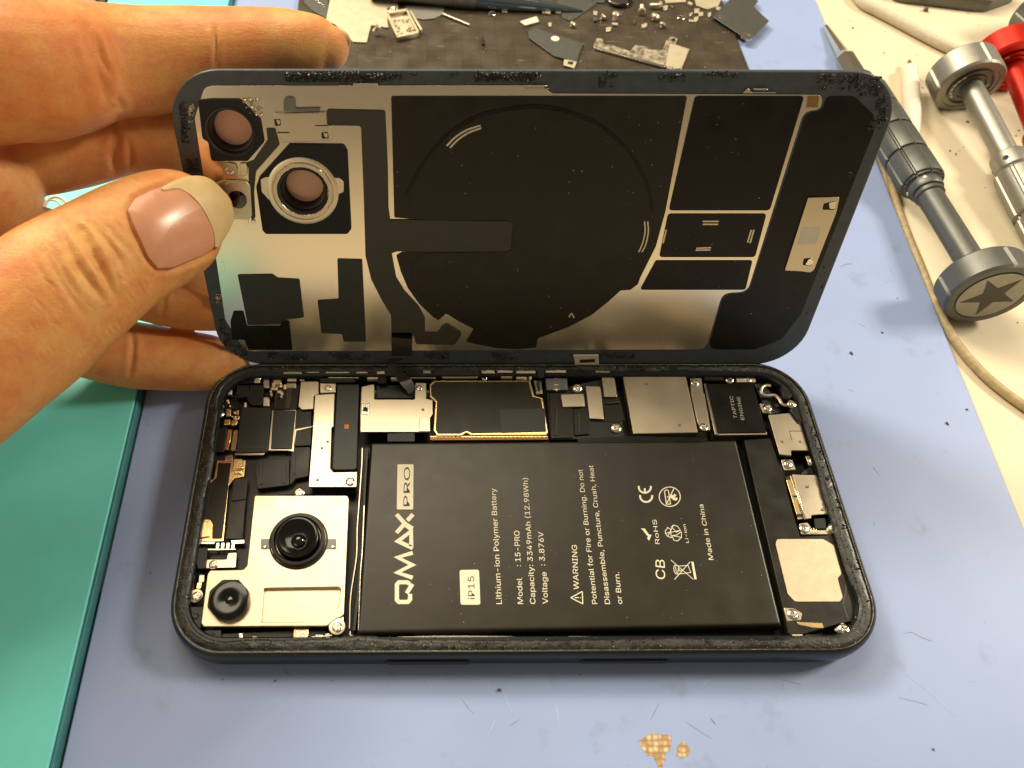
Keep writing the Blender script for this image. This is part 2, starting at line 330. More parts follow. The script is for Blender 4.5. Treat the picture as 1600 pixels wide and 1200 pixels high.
for px, py, r in ((1480, 662, .05), (1402, 466, .03), (430, 1064, .03), (348, 1062, .022), (780, 1078, .05), (1458, 1171, .03), (520, 1063, .02), (1510, 640, .05), (1330, 553, .05), (1378, 520, .05), (400, 680, .02), (235, 895, .025)):
    p = at(px, py, 0)
    lumps('speck', M['hair'], [(p.x-bm_.location.x, p.y-bm_.location.y, -TZ+.006, r)], bm_)
# teal board
tb = empty('teal_board', (-11.4, 8, TZ), 'flat teal board lying along the left edge of the mat', 'board')
prism('board_face', M['teal'], [(-2.35, -20), (2.16, -20), (2.16, 26), (-2.35, 26)], .44, .52, tb, r=.05, bevel=.03)
prism('board_edge', M['teal_side'], [(-2.37, -20.02), (2.22, -20.02), (2.22, 26.02), (-2.37, 26.02)], 0, .438, tb, r=.05, bevel=.02)
bs = prism('table_gap_strip', M['brown'], [(-9.165, -2), (-9.125, -2), (-9.125, 20), (-9.165, 20)], TZ, TZ+.17, r=0, bevel=.005); tag(bs, 'thin brown strip of table gap between the teal board and the mat', 'strip')  # brown strip stands for the table seen in the gap
gs = prism('grey_slab', M['steel'], [(-30, 1), (-14.4, 1), (-14.4, 40), (-30, 40)], TZ, TZ+.2, r=.3, bevel=.05); tag(gs, 'grey metal slab at the far left glimpsed between the fingers', 'slab')
ds = prism('dark_rail', M['plastic'], [(-14.25, 1), (-13.95, 1), (-13.95, 30), (-14.25, 30)], TZ, TZ+.3, r=.05, bevel=.05); tag(ds, 'narrow black rail beside the teal board behind the fingers', 'rail')
# wire loops glimpsed behind the thumb
wl = empty('wire_loop', tuple(ray(80, 322, 21)), 'small clear wire loop glimpsed above the thumb', 'wire')
def wl_pts(pts, d=21): return [ray(x, y, d)-wl.location for x, y in pts]
tube('wire', M['white_plastic'], wl_pts([(66, 338), (72, 318), (80, 309), (92, 308), (102, 315), (103, 319)]), .045, wl)
tube('wire', M['white_plastic'], wl_pts([(76, 312), (88, 314), (94, 322), (86, 330)]), .03, wl)
tube('plug', M['pinkglass'], wl_pts([(64, 330), (64, 320), (64, 312)]), .16, wl)
# ================================================================== PHONE
ph = empty('smartphone', (0, 0, 0), 'opened black smartphone body with exposed battery, shields and camera module', 'smartphone')
PW, PH_, PR = 7.38, 3.58, 1.22
def rrect(w, h, r, n=10):
    out = []
    for cx, cy, a0 in ((w-r, h-r, 0), (-w+r, h-r, 90), (-w+r, -h+r, 180), (w-r, -h+r, 270)):
        for k in range(n+1): a = math.radians(a0+90*k/n); out.append((cx+r*math.cos(a), cy+r*math.sin(a)))
    return out
def ring_mesh(name, prof, n=10, sub=None):
    bm = bmesh.new(); rings = []
    for d, z in prof:
        base = rrect(PW-d, PH_-d, max(.15, PR-d), n); rings.append([bm.verts.new((x, y, z)) for x, y in base])
    for a, b in zip(rings, rings[1:]):
        for k in range(len(a)): bm.faces.new((a[k], a[(k+1) % len(a)], b[(k+1) % len(a)], b[k]))
    bmesh.ops.recalc_face_normals(bm, faces=bm.faces); me = bpy.data.meshes.new(name); bm.to_mesh(me); bm.free(); return me
fr = ring_mesh('frame', [(.42, .02), (.16, .02), (.05, .07), (0, .19), (0, .48), (.02, .60), (.045, .69), (.10, .74), (.13, .735), (.14, .70), (.40, .69), (.43, .65), (.43, .1)], 12)
autosmooth(fr, 40); link('frame', fr, M['frame'], ph)
link('bright_lip', autosmooth(ring_mesh('bright_lip', [(.118, .728), (.124, .742), (.134, .738), (.138, .70)], 12)), mat('worn_lip', (.26, .23, .16), .35, .6, .8, 25, .6, 9), ph)
# side button on the near edge
bc = at(668, 1036, .38)
bt = curve_mesh('side_button', [rounded([(-.85, -.11), (.85, -.11), (.85, .11), (-.85, .11)], .109, 6)], -.03, .03, .02)
bt.transform(Matrix.Translation((bc.x, -PH_-.012, .36)) @ Matrix.Rotation(math.pi/2, 4, 'X')); link('side_button', bt, M['plastic'], ph)
bt2 = curve_mesh('side_button', [rounded([(-.9, -.1), (.9, -.1), (.9, .1), (-.9, .1)], .099, 6)], -.03, .03, .02)
bt2.transform(Matrix.Translation((2.0, -PH_-.005, .36)) @ Matrix.Rotation(math.pi/2, 4, 'X')); link('side_button', bt2, M['frame'], ph)
prism('chassis_floor', M['plastic'], rrect(PW-.3, PH_-.3, PR-.3), .10, .22, ph, r=0, bevel=0)
# adhesive ledge, irregular inner edge
def ledge():
    bm = bmesh.new(); n = 40; outer = []
    base = rrect(PW-.150, PH_-.150, PR-.150, 14); pts = []
    for i in range(len(base)):
        a, b = Vector(base[i]), Vector(base[(i+1) % len(base)]); k = max(1, int((b-a).length/.07))
        for j in range(k): pts.append(a.lerp(b, j/k))
    N = len(pts); rows = []
    ws = [0]*N; w = .25
    for i in range(N):
        if random.random() < .07: w = random.uniform(.12, .18) if pts[i].y > 2.9 else random.uniform(.20, .31)
        ws[i] = w
    for r_ in range(6):
        f = r_/5; row = []
        for i, p in enumerate(pts):
            t = (pts[(i+1) % N]-pts[i-1]).normalized(); nn = Vector((-t.y, t.x)); wd = (ws[i]+ws[(i+3) % N]+ws[i-3])/3
            q = p+nn*wd*f; row.append(bm.verts.new((q.x, q.y, .705+(.018 if 0 < r_ < 5 else 0)+random.uniform(-.012, .012)*(0 < r_ < 5)-(.05 if r_ == 5 else 0))))
        rows.append(row)
    for a, b in zip(rows, rows[1:]):
        for k in range(N): bm.faces.new((a[k], a[(k+1) % N], b[(k+1) % N], b[k]))
    bmesh.ops.recalc_face_normals(bm, faces=bm.faces); me = bpy.data.meshes.new('adhesive_seal'); bm.to_mesh(me); bm.free()
    return autosmooth(me, 80), pts
M['seal'] = mat('sticky_seal', (.030, .029, .023), .44, 0, .6, 20, .75, 2.2, col2=(.007, .007, .006), coat=.08, rvar=.12)
lm_, ledge_pts = ledge(); link('adhesive_seal', lm_, M['seal'], ph)
sp = []; sp2 = []
for i in range(1100):
    p = random.choice(ledge_pts); t = Vector((-p.x, -p.y)).normalized(); d = random.uniform(0, .13 if p.y > 2.9 else .24)
    qx = p.x-math.copysign(d, p.x) if abs(p.x) > PW-1.0 else p.x; qy = p.y-math.copysign(d, p.y) if abs(p.y) > PH_-.9 else p.y
    (sp if random.random() < .6 else sp2).append((qx, qy, .732, random.uniform(.008, .024)))
for i in range(90):
    p = random.choice(ledge_pts); t = Vector((-p.x, -p.y)).normalized()*random.uniform(0, .1); sp.append((p.x+t.x, p.y+t.y, .722, random.uniform(.025, .05)))
o = lumps('adhesive_crumbs', M['glue'], sp, ph); o['kind'] = 'stuff'
o = lumps('adhesive_glints', mat('glint_crumbs', (.60, .52, .38), .3, .4), [(x, y, z+.006, r*.5) for x, y, z, r in sp2], ph); o['kind'] = 'stuff'  # pale crumbs: glints on the glue put into the colour

def P(name, m, pts, z1, th=.06, r=.03, bevel=.01, parent=ph, holes=()): return prism(name, M[m], gp(pts, z1), z1-th, z1, parent, r, bevel, holes)
# screws
def screw_mesh(r=.13):
    bm = bmesh.new(); N = 24; rings = []; prof = [(0, 0), (.22, 0), (.30, 0), (.42, 0), (.55, 0), (.68, 0), (.86, -.02), (.97, -.10), (1.0, -.22), (1.0, -.5)]
    for i, (q, z) in enumerate(prof):
        if i == 0: rings.append([bm.verts.new((0, 0, -.22*r))]); continue
        row = []
        for k in range(N):
            a = 2*math.pi*k/N; x, y = q*math.cos(a), q*math.sin(a); zz = z
            if i <= 4 and (abs(x) < .16 or abs(y) < .16): zz = -.26
            row.append(bm.verts.new((x*r, y*r, (zz+.10*(1-q*q))*r)))
        rings.append(row)
    for a, b in zip(rings, rings[1:]):
        for k in range(N):
            k2 = (k+1) % N
            if len(a) == 1: bm.faces.new((a[0], b[k], b[k2]))
            else: bm.faces.new((a[k], b[k], b[k2], a[k2]))
    bmesh.ops.recalc_face_normals(bm, faces=bm.faces); me = bpy.data.meshes.new('screw'); bm.to_mesh(me); bm.free(); autosmooth(me, 30); me.materials.append(M['bright']); return me
SCREW = screw_mesh(1.0)
def screw(px, py, z, r, parent=ph, rot=None):
    o = bpy.data.objects.new('screw', SCREW); COL.objects.link(o); o.parent = parent; p = at(px, py, z)
    o.location = p; o.scale = (r, r, r); o.rotation_euler = (random.uniform(-.05, .05), random.uniform(-.05, .05), random.random()*3 if rot is None else rot); return o
# ---- battery
def battery():
    z = .66; c = gp([(578, 690), (1152, 686), (1224, 978), (557, 992)], z); bx0, bx1 = (c[0][0]+c[3][0])/2, (c[1][0]+c[2][0])/2; by0, by1 = c[2][1], c[0][1]
    bm = bmesh.new(); ed = [0, .0015, .003, .0045, .006, .008, .011, .016, .03]; us = ed+[.03+.94*k/40 for k in range(1, 40)]+[1-q for q in ed[::-1]]; vs_ = [q*2.2 for q in ed]+[.066+.868*k/20 for k in range(1, 20)]+[1-q*2.2 for q in ed[::-1]]; nx, ny = len(us)-1, len(vs_)-1; rows = []
    for j in range(ny+1):
        row = []
        for i in range(nx+1):
            u, v = us[i], vs_[j]
            x = c[3][0]*(1-u)*(1-v)+c[2][0]*u*(1-v)+c[0][0]*(1-u)*v+c[1][0]*u*v; y = c[3][1]*(1-u)*(1-v)+c[2][1]*u*(1-v)+c[0][1]*(1-u)*v+c[1][1]*u*v
            ex = min(u, 1-u)*(bx1-bx0); ey = min(v, 1-v)*(by1-by0); e = min(ex, ey)
            h = z-.10*max(0, 1-e/.07)**2
            h += -.006*math.exp(-((u-.93)/.025)**2)-.004*math.exp(-((u-.885)/.02)**2)*v     # pouch folds at the right end
            row.append(bm.verts.new((x, y, h)))
        rows.append(row)
    for a, b in zip(rows, rows[1:]):
        for k in range(nx): bm.faces.new((a[k], a[k+1], b[k+1], b[k]))
    edge = [rows[0][i] for i in range(nx+1)]+[rows[j][nx] for j in range(1, ny+1)]+[rows[ny][i] for i in range(nx-1, -1, -1)]+[rows[j][0] for j in range(ny-1, 0, -1)]
    low = [bm.verts.new((v.co.x, v.co.y, .25)) for v in edge]
    for k in range(len(edge)): bm.faces.new((edge[k], low[k], low[(k+1) % len(edge)], edge[(k+1) % len(edge)]))
    bmesh.ops.recalc_face_normals(bm, faces=bm.faces); me = bpy.data.meshes.new('battery'); bm.to_mesh(me); bm.free(); autosmooth(me, 60)
    return link('battery', me, M['battery'], ph)
bat = battery(); BZ = .664
try: FONT = bpy.data.fonts.load(bpy.utils.system_resource('DATAFILES', path='fonts')+'/Inter.woff2')
except Exception: FONT = None
def text(s, p0, p1, cap_px, m='print', parent=bat, z=BZ, bold=0.0, name='lettering', fit=True):
    a, b = at(*p0, z), at(*p1, z); d = (b-a); Ln = d.length; d.normalize(); up = Vector((-d.y, d.x, 0))
    e = a+up*.1; q = topx(e); scale = .1/math.hypot(q[0]-p0[0], q[1]-p0[1]); cap = cap_px*scale
    c = bpy.data.curves.new(name, 'FONT'); c.body = s; c.size = 1; c.offset = bold+.013;
    if FONT: c.font = FONT
    c.resolution_u = 3
    o = bpy.data.objects.new(name, c); COL.objects.link(o); bpy.context.view_layer.update(); cv = o.to_curve(bpy.context.evaluated_depsgraph_get()); loops = []
    for sp_ in cv.splines:
        bp = sp_.bezier_points; pts = []
        for k in range(len(bp)):
            a0, a1 = bp[k], bp[(k+1) % len(bp)]; st = (a0.handle_right-a0.co).length+(a1.handle_left-a1.co).length; d3 = (a1.co-a0.co)
            nseg = 1 if st < 1e-5 or ((a0.handle_right-a0.co).cross(d3).length+(a1.handle_left-a1.co).cross(d3).length) < 1e-6 else 4
            for q in range(nseg):
                t = q/nseg; v = a0.co*(1-t)**3+a0.handle_right*3*t*(1-t)**2+a1.handle_left*3*t*t*(1-t)+a1.co*t**3; pts.append((v.x, v.y))
        if len(pts) > 2: loops.append(pts)
    o.to_curve_clear(); bpy.data.objects.remove(o); bpy.data.curves.remove(c)
    sa = lambda L: .5*sum(L[k][0]*L[(k+1) % len(L)][1]-L[(k+1) % len(L)][0]*L[k][1] for k in range(len(L)))
    sg = 1 if sa(max(loops, key=lambda L: abs(sa(L)))) > 0 else -1
    def inside(p, L):
        c_ = False
        for k in range(len(L)):
            (x1, y1), (x2, y2) = L[k-1], L[k]
            if (y1 > p[1]) != (y2 > p[1]) and p[0] < (x2-x1)*(p[1]-y1)/(y2-y1)+x1: c_ = not c_
        return c_
    outs = [L for L in loops if sa(L)*sg > 0]; holes = [L for L in loops if sa(L)*sg <= 0]; bmx = bmesh.new()
    for k, L in enumerate(outs):
        mm = curve_mesh('glyph', [L]+[h for h in holes if inside(h[0], L)], .0004*(k % 3), .0015+.0004*(k % 3)); bmx.from_mesh(mm); bpy.data.meshes.remove(mm)
    me = bpy.data.meshes.new(name); bmx.to_mesh(me); bmx.free()
    co = np.empty(len(me.vertices)*3); me.vertices.foreach_get('co', co); co = co.reshape(-1, 3); x0, x1 = co[:, 0].min(), co[:, 0].max()
    sx = Ln/(x1-x0); sy = cap/.73
    mt = Matrix.Identity(4); mt.col[0][:3] = d*sx; mt.col[1][:3] = up*sy; mt.col[2][:3] = (0, 0, 1); mt.translation = a-Vector((0, 0, .001))-d*sx*x0
    me.transform(mt); return link(name, me, M[m], parent)
def strokes(name, paths, w_px, m='print', parent=bat, z=BZ, dz=.0004, closed=False):
    me_all = bmesh.new()
    for i, pth in enumerate(paths):
        q = gp(pth, z); a = topx(Vector((*q[0], z))+Vector((.1, 0, 0))); sc = .1/math.hypot(a[0]-pth[0][0], a[1]-pth[0][1])
        rb = ribbon(q, w_px*sc); n = len(rb)//2; vs = [me_all.verts.new((x, y, z+dz*i)) for x, y in rb]
        for k in range(n-1): me_all.faces.new((vs[k], vs[k+1], vs[2*n-2-k], vs[2*n-1-k]))
    bmesh.ops.recalc_face_normals(me_all, faces=me_all.faces)
    for f in me_all.faces:
        if f.normal.z < 0: f.normal_flip()
    me = bpy.data.meshes.new(name); me_all.to_mesh(me); me_all.free(); return link(name, me, M[m], parent)
def flat(name, m, pts, z, parent, r=0.0, holes=()): return link(name, curve_mesh(name, [rounded(gp(pts, z), r)]+list(holes), z-.0015, z+.0015), M[m], parent)
cA = lambda pts: [(600+x/4.615, 700+y/4.615) for x, y in pts]
cC = lambda pts: [(970+x/6.316, 740+y/6.316) for x, y in pts]
strokes('logo', [cA([(188, 1052), (188, 1092), (172, 1110), (108, 1110), (93, 1095), (93, 985), (108, 968), (165, 968), (186, 978)]), cA([(163, 1048), (205, 980)]),
                 cA([(207, 936), (96, 898), (205, 843), (98, 789), (207, 756)]), cA([(207, 722), (100, 672), (196, 600), (196, 708)]), cA([(90, 612), (150, 545), (207, 582)]), cA([(90, 478), (165, 562), (200, 588)]), cA([(168, 524), (209, 478)])], 6.6)
flat('logo_box', 'print', cA([(97, 118), (213, 118), (210, 443), (92, 443)]), BZ, bat, .03)
text('PRO', cA([(185, 420)])[0], cA([(188, 138)])[0], 14, 'print_dark', z=BZ+.004, bold=.016)
flat('model_box', 'print', cA([(545, 880), (685, 877), (695, 1130), (552, 1130)]), BZ, bat, .05)
text('iP15', cA([(655, 1090)])[0], cA([(650, 925)])[0], 14.5, 'print_dark', z=BZ+.004, bold=.016)
cB = lambda x, y: (780+x/4.615, 700+y/4.615)
text('Lithium-ion Polymer Battery', (784.2, 943.8), (774.5, 763), 12.5)
text('Model', cB(172, 1125), cB(163, 940), 12); text(': 15-PRO', cB(156, 853), cB(145, 597), 12)
text('Capacity: 3349mAh (12.98Wh)', cB(262, 1125), cB(205, 217), 12)
text('Voltage', cB(352, 1125), cB(340, 895), 12); text(': 3.876V', cB(331, 848), cB(317, 605), 12)
text('WARNING', cB(575, 1022), cB(560, 700), 12)
strokes('warning_triangle', [[cB(517, 1080), cB(601, 1123)], [cB(603, 1125), cB(599, 1036)], [cB(599, 1034), cB(517, 1079)], [cB(545, 1079), cB(573, 1079)], [cB(582, 1079), cB(588, 1079)]], 1.5)
text('Potential for Fire or Burning. Do not', cB(708, 1125), cB(600, 155), 11.5)
text('Disassemble, Puncture, Crush, Heat', cB(800, 1125), cB(677, 125), 11.5)
text('or Burn.', cB(888, 1125), cB(864, 895), 11.5)
def arc_px(c, rx, ry, a0, a1, n=14): return [(c[0]+rx*math.cos(math.radians(a0+(a1-a0)*k/n)), c[1]+ry*math.sin(math.radians(a0+(a1-a0)*k/n))) for k in range(n+1)]
strokes('safety_mark', [cC(arc_px((250, 222), 60, 58, -10, 190)), cC(arc_px((237, 132), 60, 58, -10, 190)), cC([(237, 188), (237, 145)])], 3.0)
strokes('safety_mark', [cC(arc_px((483, 228), 104, 96, 0, 360, 36)), cC([(525, 145), (450, 300)]), cC([(432, 170), (455, 160), (470, 170), (490, 300), (450, 302), (430, 172)]), cC([(455, 232), (500, 225)])], 1.5)
flat('safety_mark', 'print', cC([(485, 238), (500, 205), (515, 215), (535, 192), (535, 212), (556, 205), (530, 235), (565, 240), (548, 268), (520, 262), (505, 248)]), BZ+.003, bat, .01)
flat('safety_mark', 'print', cC([(197, 543), (235, 541), (278, 602), (303, 603), (278, 663), (257, 633), (273, 628), (215, 556)]), BZ, bat)
text('RoHS', cC([(384, 695)])[0], cC([(352, 455)])[0], 9.5, bold=.02)
strokes('recycling_mark', [cC([(440, 560), (465, 535), (490, 548), (495, 600), (500, 632), (462, 620), (440, 590), (440, 560)]), cC([(497, 530), (520, 508), (560, 520), (588, 560), (548, 578), (520, 545), (497, 530)]), cC([(598, 570), (598, 630), (560, 665), (520, 655), (508, 612), (550, 608), (575, 590), (598, 570)]), cC([(462, 620), (520, 508)]), cC([(440, 590), (588, 560)]), cC([(508, 612), (598, 630)]), cC([(455, 528), (467, 538)])], 1.1)
text('Li-ion', cC([(672, 683)])[0], cC([(638, 500)])[0], 6.5)
text('CB', cC([(438, 1047)])[0], cC([(432, 855)])[0], 21, bold=.015)
strokes('bin_mark', [cC([(495, 853), (715, 1043)]), cC([(685, 870), (530, 1045)]), cC([(530, 902), (522, 935), (530, 975), (552, 996)]), cC([(530, 902), (572, 912), (560, 992), (690, 976), (664, 906), (572, 912)]), cC([(540, 915), (548, 985)]), cC([(575, 935), (580, 960), (600, 955)])], 1.0)
strokes('bin_mark', [cC([(706, 870), (738, 1043)])], 3.4)
text('Made in China', cC([(915, 852)])[0], cC([(812, 305)])[0], 10.5)
dust = []
for k in range(70):
    q = at(random.uniform(585, 1190), random.uniform(700, 975), .664); dust.append((q.x, q.y, .664, random.uniform(.004, .009)))
o = lumps('dust', M['print'], dust, bat); o['kind'] = 'stuff'
# thin foil flange left of and along the near side of the battery
def edge_strip(name, m, px, z, w, h, parent=ph): 
    pts = spline([(*q, z) for q in gp(px, z)], 4); return link(name, curve_mesh(name, [ribbon([(p.x, p.y) for p in pts], w)], z-h, z), M[m], parent)
edge_strip('battery_tab', 'silver', [(566, 700), (565, 730), (560, 800), (558, 830), (557, 870), (548, 930), (546, 982)], .66, .018, .3)
edge_strip('battery_tab', 'plastic', [(574, 700), (570, 760), (566, 850), (560, 920), (553, 985)], .62, .05, .3)
edge_strip('battery_tab', 'bright', [(569, 790), (566, 860), (563, 900), (560, 985)], .64, .012, .25)
edge_strip('battery_tab', 'bright', [(547, 986), (552, 994), (600, 996), (700, 994), (800, 995), (825, 996), (842, 1002)], .66, .022, .2)
P('pull_tab', 'film_dark', [(900, 686), (985, 681), (1100, 684), (1098, 691), (905, 692)], .67, .01)
def ring_at(name, m, px, py, z, prof, parent, n=40): return lathe(name, M[m], prof, parent, at(px, py, z), n=n)
# ---- camera module
cm = P('camera_plate', 'silver_light', [(398, 774), (543, 774), (545, 779), (537, 962), (523, 968), (511, 978), (318, 979), (314, 974), (324, 897), (328, 891), (380, 890), (386, 884), (397, 780)], .70, .1, r=.09, bevel=.015,
       holes=(rounded(gp([(412, 919), (530, 917), (532, 921), (528, 950), (518, 959), (509, 971), (408, 972)], .70), .05),))
P('plate_recess', 'silver_light', [(406, 915), (536, 914), (534, 965), (515, 975), (402, 975)], .60, .03)
LZ = .70
c1 = (466.5, 845)
ring_at('lens_barrel', 'plastic', *c1, LZ, [(.64, 0), (.64, .02), (.61, .025), (.60, .0), (.59, .0), (.59, .10), (.57, .13), (.52, .135), (.49, .10), (.49, .0)], ph)
ring_at('lens_cone', 'lens_matte', *c1, LZ, [(.475, .02), (.475, .10), (.455, .15), (.45, .24), (.43, .27), (.40, .275), (.39, .26), (.30, .235), (.24, .21), (0, .20)], ph)
for (px, py, r) in ((466, 822, .055), (461, 834, .03), (474, 833, .035), (466, 842, .028)):
    pass
ring_at('lens_glass', 'lens', c1[0], c1[1], LZ+.205, [(.17, -.02), (.155, .03), (.12, .075), (.07, .10), (.03, .11), (0, .112)], ph)
edge = gp([(420, 840), (411, 841), (407, 848), (408, 856), (420, 858)], LZ)
for sx in (-1, 1):
    cx = c1[0]+sx*51
    P('lens_ear', 'steel', [(cx-8, 842), (cx+8, 842), (cx+8, 858), (cx-8, 858)], LZ+.012, .02, .02, .004); screw(cx+sx*2, 854, LZ+.03, .045)
c2 = (358, 938)
oc = [(.44*math.cos(math.radians(22.5+45*k)), .44*math.sin(math.radians(22.5+45*k))) for k in range(8)]
p2 = at(*c2, LZ)
me = curve_mesh('lens_barrel', [rounded(oc, .10)], 0, .13, .03); me.transform(Matrix.Translation(p2)); link('lens_barrel', me, M['plastic'], ph)
ring_at('lens_cone', 'lens_matte', *c2, LZ+.128, [(.40, 0), (.40, .015), (.39, .03), (.375, .035), (.14, .032), (.11, .02), (.0, .018)], ph)
ring_at('lens_glass', 'lens', *c2, LZ+.146, [(.085, 0), (.07, .02), (.03, .032), (0, .034)], ph)
tabp = ring_at('screw_tab', 'silver_light', 527, 980, .62, [(0, .0), (.165, 0), (.17, .03), (.165, .06), (.14, .065), (0, .06)], ph); screw(527, 980, .70, .11)
P('screw_tab', 'silver_light', [(512, 973), (522, 962), (537, 963), (536, 975), (518, 980)], .66, .06)
# ---- left part of the logic board
P('board_base', 'plastic', [(345, 590), (560, 590), (556, 770), (400, 775), (386, 890), (305, 900), (322, 760), (345, 690)], .42, .15)
P('shield_bracket', 'silver', [(470, 596), (498, 596), (498, 616), (490, 618), (490, 639), (472, 640), (466, 635)], .62, .05)
P('shield_bracket', 'silver', [(492, 617), (523, 615), (521, 666), (518, 668), (516, 732), (521, 738), (558, 737), (557, 761), (482, 761), (489, 668)], .645, .05, r=.025)
P('bracket_bend', 'bright', [(489, 665.2), (518, 664.6), (518, 666.2), (489, 667)], .65, .03, r=0, bevel=.003)
P('screw_tab', 'silver', [(500, 597), (525, 596), (524, 613), (500, 614)], .665, .04); screw(512, 606, .68, .085); screw(547, 752, .665, .11)
P('long_chip', 'chip', [(527, 600), (561, 600), (557, 731), (553, 734), (521, 734), (519, 730)], .63, .12, r=.05, bevel=.015)
P('gold_dot', 'copper', [(538, 663), (545, 663), (545, 670), (538, 670)], .634, .01, r=0, bevel=.002)
P('chip', 'chip', [(378, 636), (423, 637), (418, 706), (368, 707)], .60, .12, r=.03)
P('chip_rim', 'silver', [(425, 641), (463, 640), (459, 706), (450, 704), (419, 704)], .575, .05)
P('chip', 'chip', [(427, 641), (462, 641), (456, 701), (423, 701)], .60, .1, r=.03)
P('chip_edge', 'silver', [(368, 706.5), (414, 706.5), (412, 711), (366, 711)], .56, .05, r=0)
P('connector', 'gold', [(356, 671), (363, 671), (357, 703), (351, 702)], .56, .08, r=0); P('connector', 'silver', [(365, 672), (372, 672), (368, 704), (360, 704)], .56, .08, r=0); P('connector', 'plastic', [(338, 668), (355, 668), (350, 706), (336, 706)], .55, .1)
P('flex_fold', 'film', [(440, 603), (468, 606), (464, 640), (430, 640), (434, 612)], .56, .1, r=.06); P('flex_fold', 'flex', [(448, 607), (456, 607), (452, 638), (444, 638)], .575, .02, r=0)
P('black_cover', 'plastic', [(370, 602), (389, 602), (388, 620), (369, 621)], .60, .15, r=.02); P('black_cover', 'plastic', [(391, 601), (412, 602), (410, 628), (406, 633), (393, 633), (386, 624)], .60, .15)
P('black_cover', 'film', [(404, 717), (452, 716), (452, 758), (402, 764), (398, 730)], .58, .12, r=.05); P('black_cover', 'film', [(456, 699), (485, 698), (482, 744), (462, 748), (452, 760), (454, 716)], .57, .1, r=.04)
P('black_cover', 'film', [(459, 640), (487, 640), (486, 696), (456, 697)], .55, .08); P('flex_edge', 'silver', [(459, 671), (488, 666), (488, 667), (463, 673), (459, 700), (457, 700)], .565, .02, r=0, bevel=.003)
# left gold framed flex stack
P('flex_frame', 'gold', [(339, 719), (384, 719), (381, 745), (366, 748), (357, 760), (349, 846), (309, 846), (321, 762), (327, 753), (335, 746)], .555, .05, r=.02)
P('flex_panel', 'film', [(341, 723), (361, 723), (352, 800), (347, 842), (331, 842), (332, 818), (328, 812), (318, 812), (324, 762), (330, 753), (338, 746)], .562, .03)
P('flex_panel', 'film', [(364, 751), (388, 749), (382, 800), (379, 842), (352, 842), (358, 790)], .585, .06); P('flex_block', 'plastic', [(365, 748), (387, 746), (384, 780), (361, 783)], .615, .06, r=.04)
P('spring_contact', 'gold', [(364, 716), (380, 716), (381, 733), (362, 733)], .62, .08, r=.05, bevel=.03); P('spring_contact', 'gold', [(366, 735), (378, 735), (377, 740), (365, 740)], .60, .04, r=.01)
P('spring_contact', 'bright', [(352, 712), (364, 710), (363, 720), (351, 720)], .60, .1, r=.03); P('spring_contact', 'gold', [(316, 815), (330, 815), (327, 838), (312, 840)], .60, .06, r=.02)
for k in range(4): P('spring_finger', 'bright', [(338+k*8, 848), (343+k*8, 848), (342+k*8, 857), (337+k*8, 857)], .56, .05, r=0, bevel=.006)
P('contact_bar', 'bright', [(311, 846), (336, 846), (335, 850), (310, 850)], .58, .05, r=0); P('contact_bar', 'bright', [(360, 844), (382, 843), (382, 849), (362, 850)], .58, .05, r=0); P('contact_bar', 'bright', [(322, 857), (369, 857), (369, 859), (322, 860)], .57, .03, r=0)
P('side_bracket', 'silver', [(356, 864), (370, 863), (368, 887), (320, 888), (318, 884), (324, 874), (348, 874), (354, 874)], .58, .06); screw(333, 882, .61, .10)
P('black_cover', 'plastic', [(301, 857), (324, 855), (321, 888), (309, 889), (305, 868)], .63, .15, r=.03); P('contact_bar', 'silver', [(311, 898), (320, 898), (319, 910), (310, 910)], .55, .1); P('spring_contact', 'gold', [(308, 910), (316, 909), (314, 920), (306, 920)], .55, .06)
ring_at('screw_tab', 'silver_light', 307, 932, .56, [(0, .0), (.14, 0), (.14, .05), (.12, .055), (0, .055)], ph); screw(307, 932, .635, .11)
P('black_cover', 'chip', [(296, 948), (318, 948), (313, 985), (320, 993), (310, 992), (297, 975)], .60, .2, r=.02); P('black_cover', 'chip', [(318, 985), (345, 984), (344, 1004), (325, 1004)], .60, .2, r=.02)
for px, py in ((300, 962), (306, 963), (331, 994)): ring_at('rivet', 'frame', px, py, .60, [(0, .02), (.05, .02), (.065, .0), (.065, -.02)], ph, 12)
P('channel_bar', 'flex', [(346, 990), (460, 985), (510, 985), (510, 993), (346, 1000)], .50, .1); tube('antenna_spring', M['bright'], [at(x, y, .56) for x, y in ((343, 1001), (362, 1001), (372, 1000), (380, 999), (440, 998), (500, 995), (520, 993))], .022, ph)
for px, py, w, h in ((362, 998, 8, 4), (376, 994, 6, 10), (382, 998, 9, 6), (398, 996, 8, 4), (470, 990, 16, 12), (498, 994, 12, 6), (512, 992, 8, 6)): P('antenna_pad', 'bright', [(px-w/2, py-h/2), (px+w/2, py-h/2), (px+w/2, py+h/2), (px-w/2, py+h/2)], .585, .05, r=.01, bevel=.01)
P('antenna_pad', 'gold', [(459, 982), (482, 982), (481, 996), (458, 996)], .572, .05, r=.02)
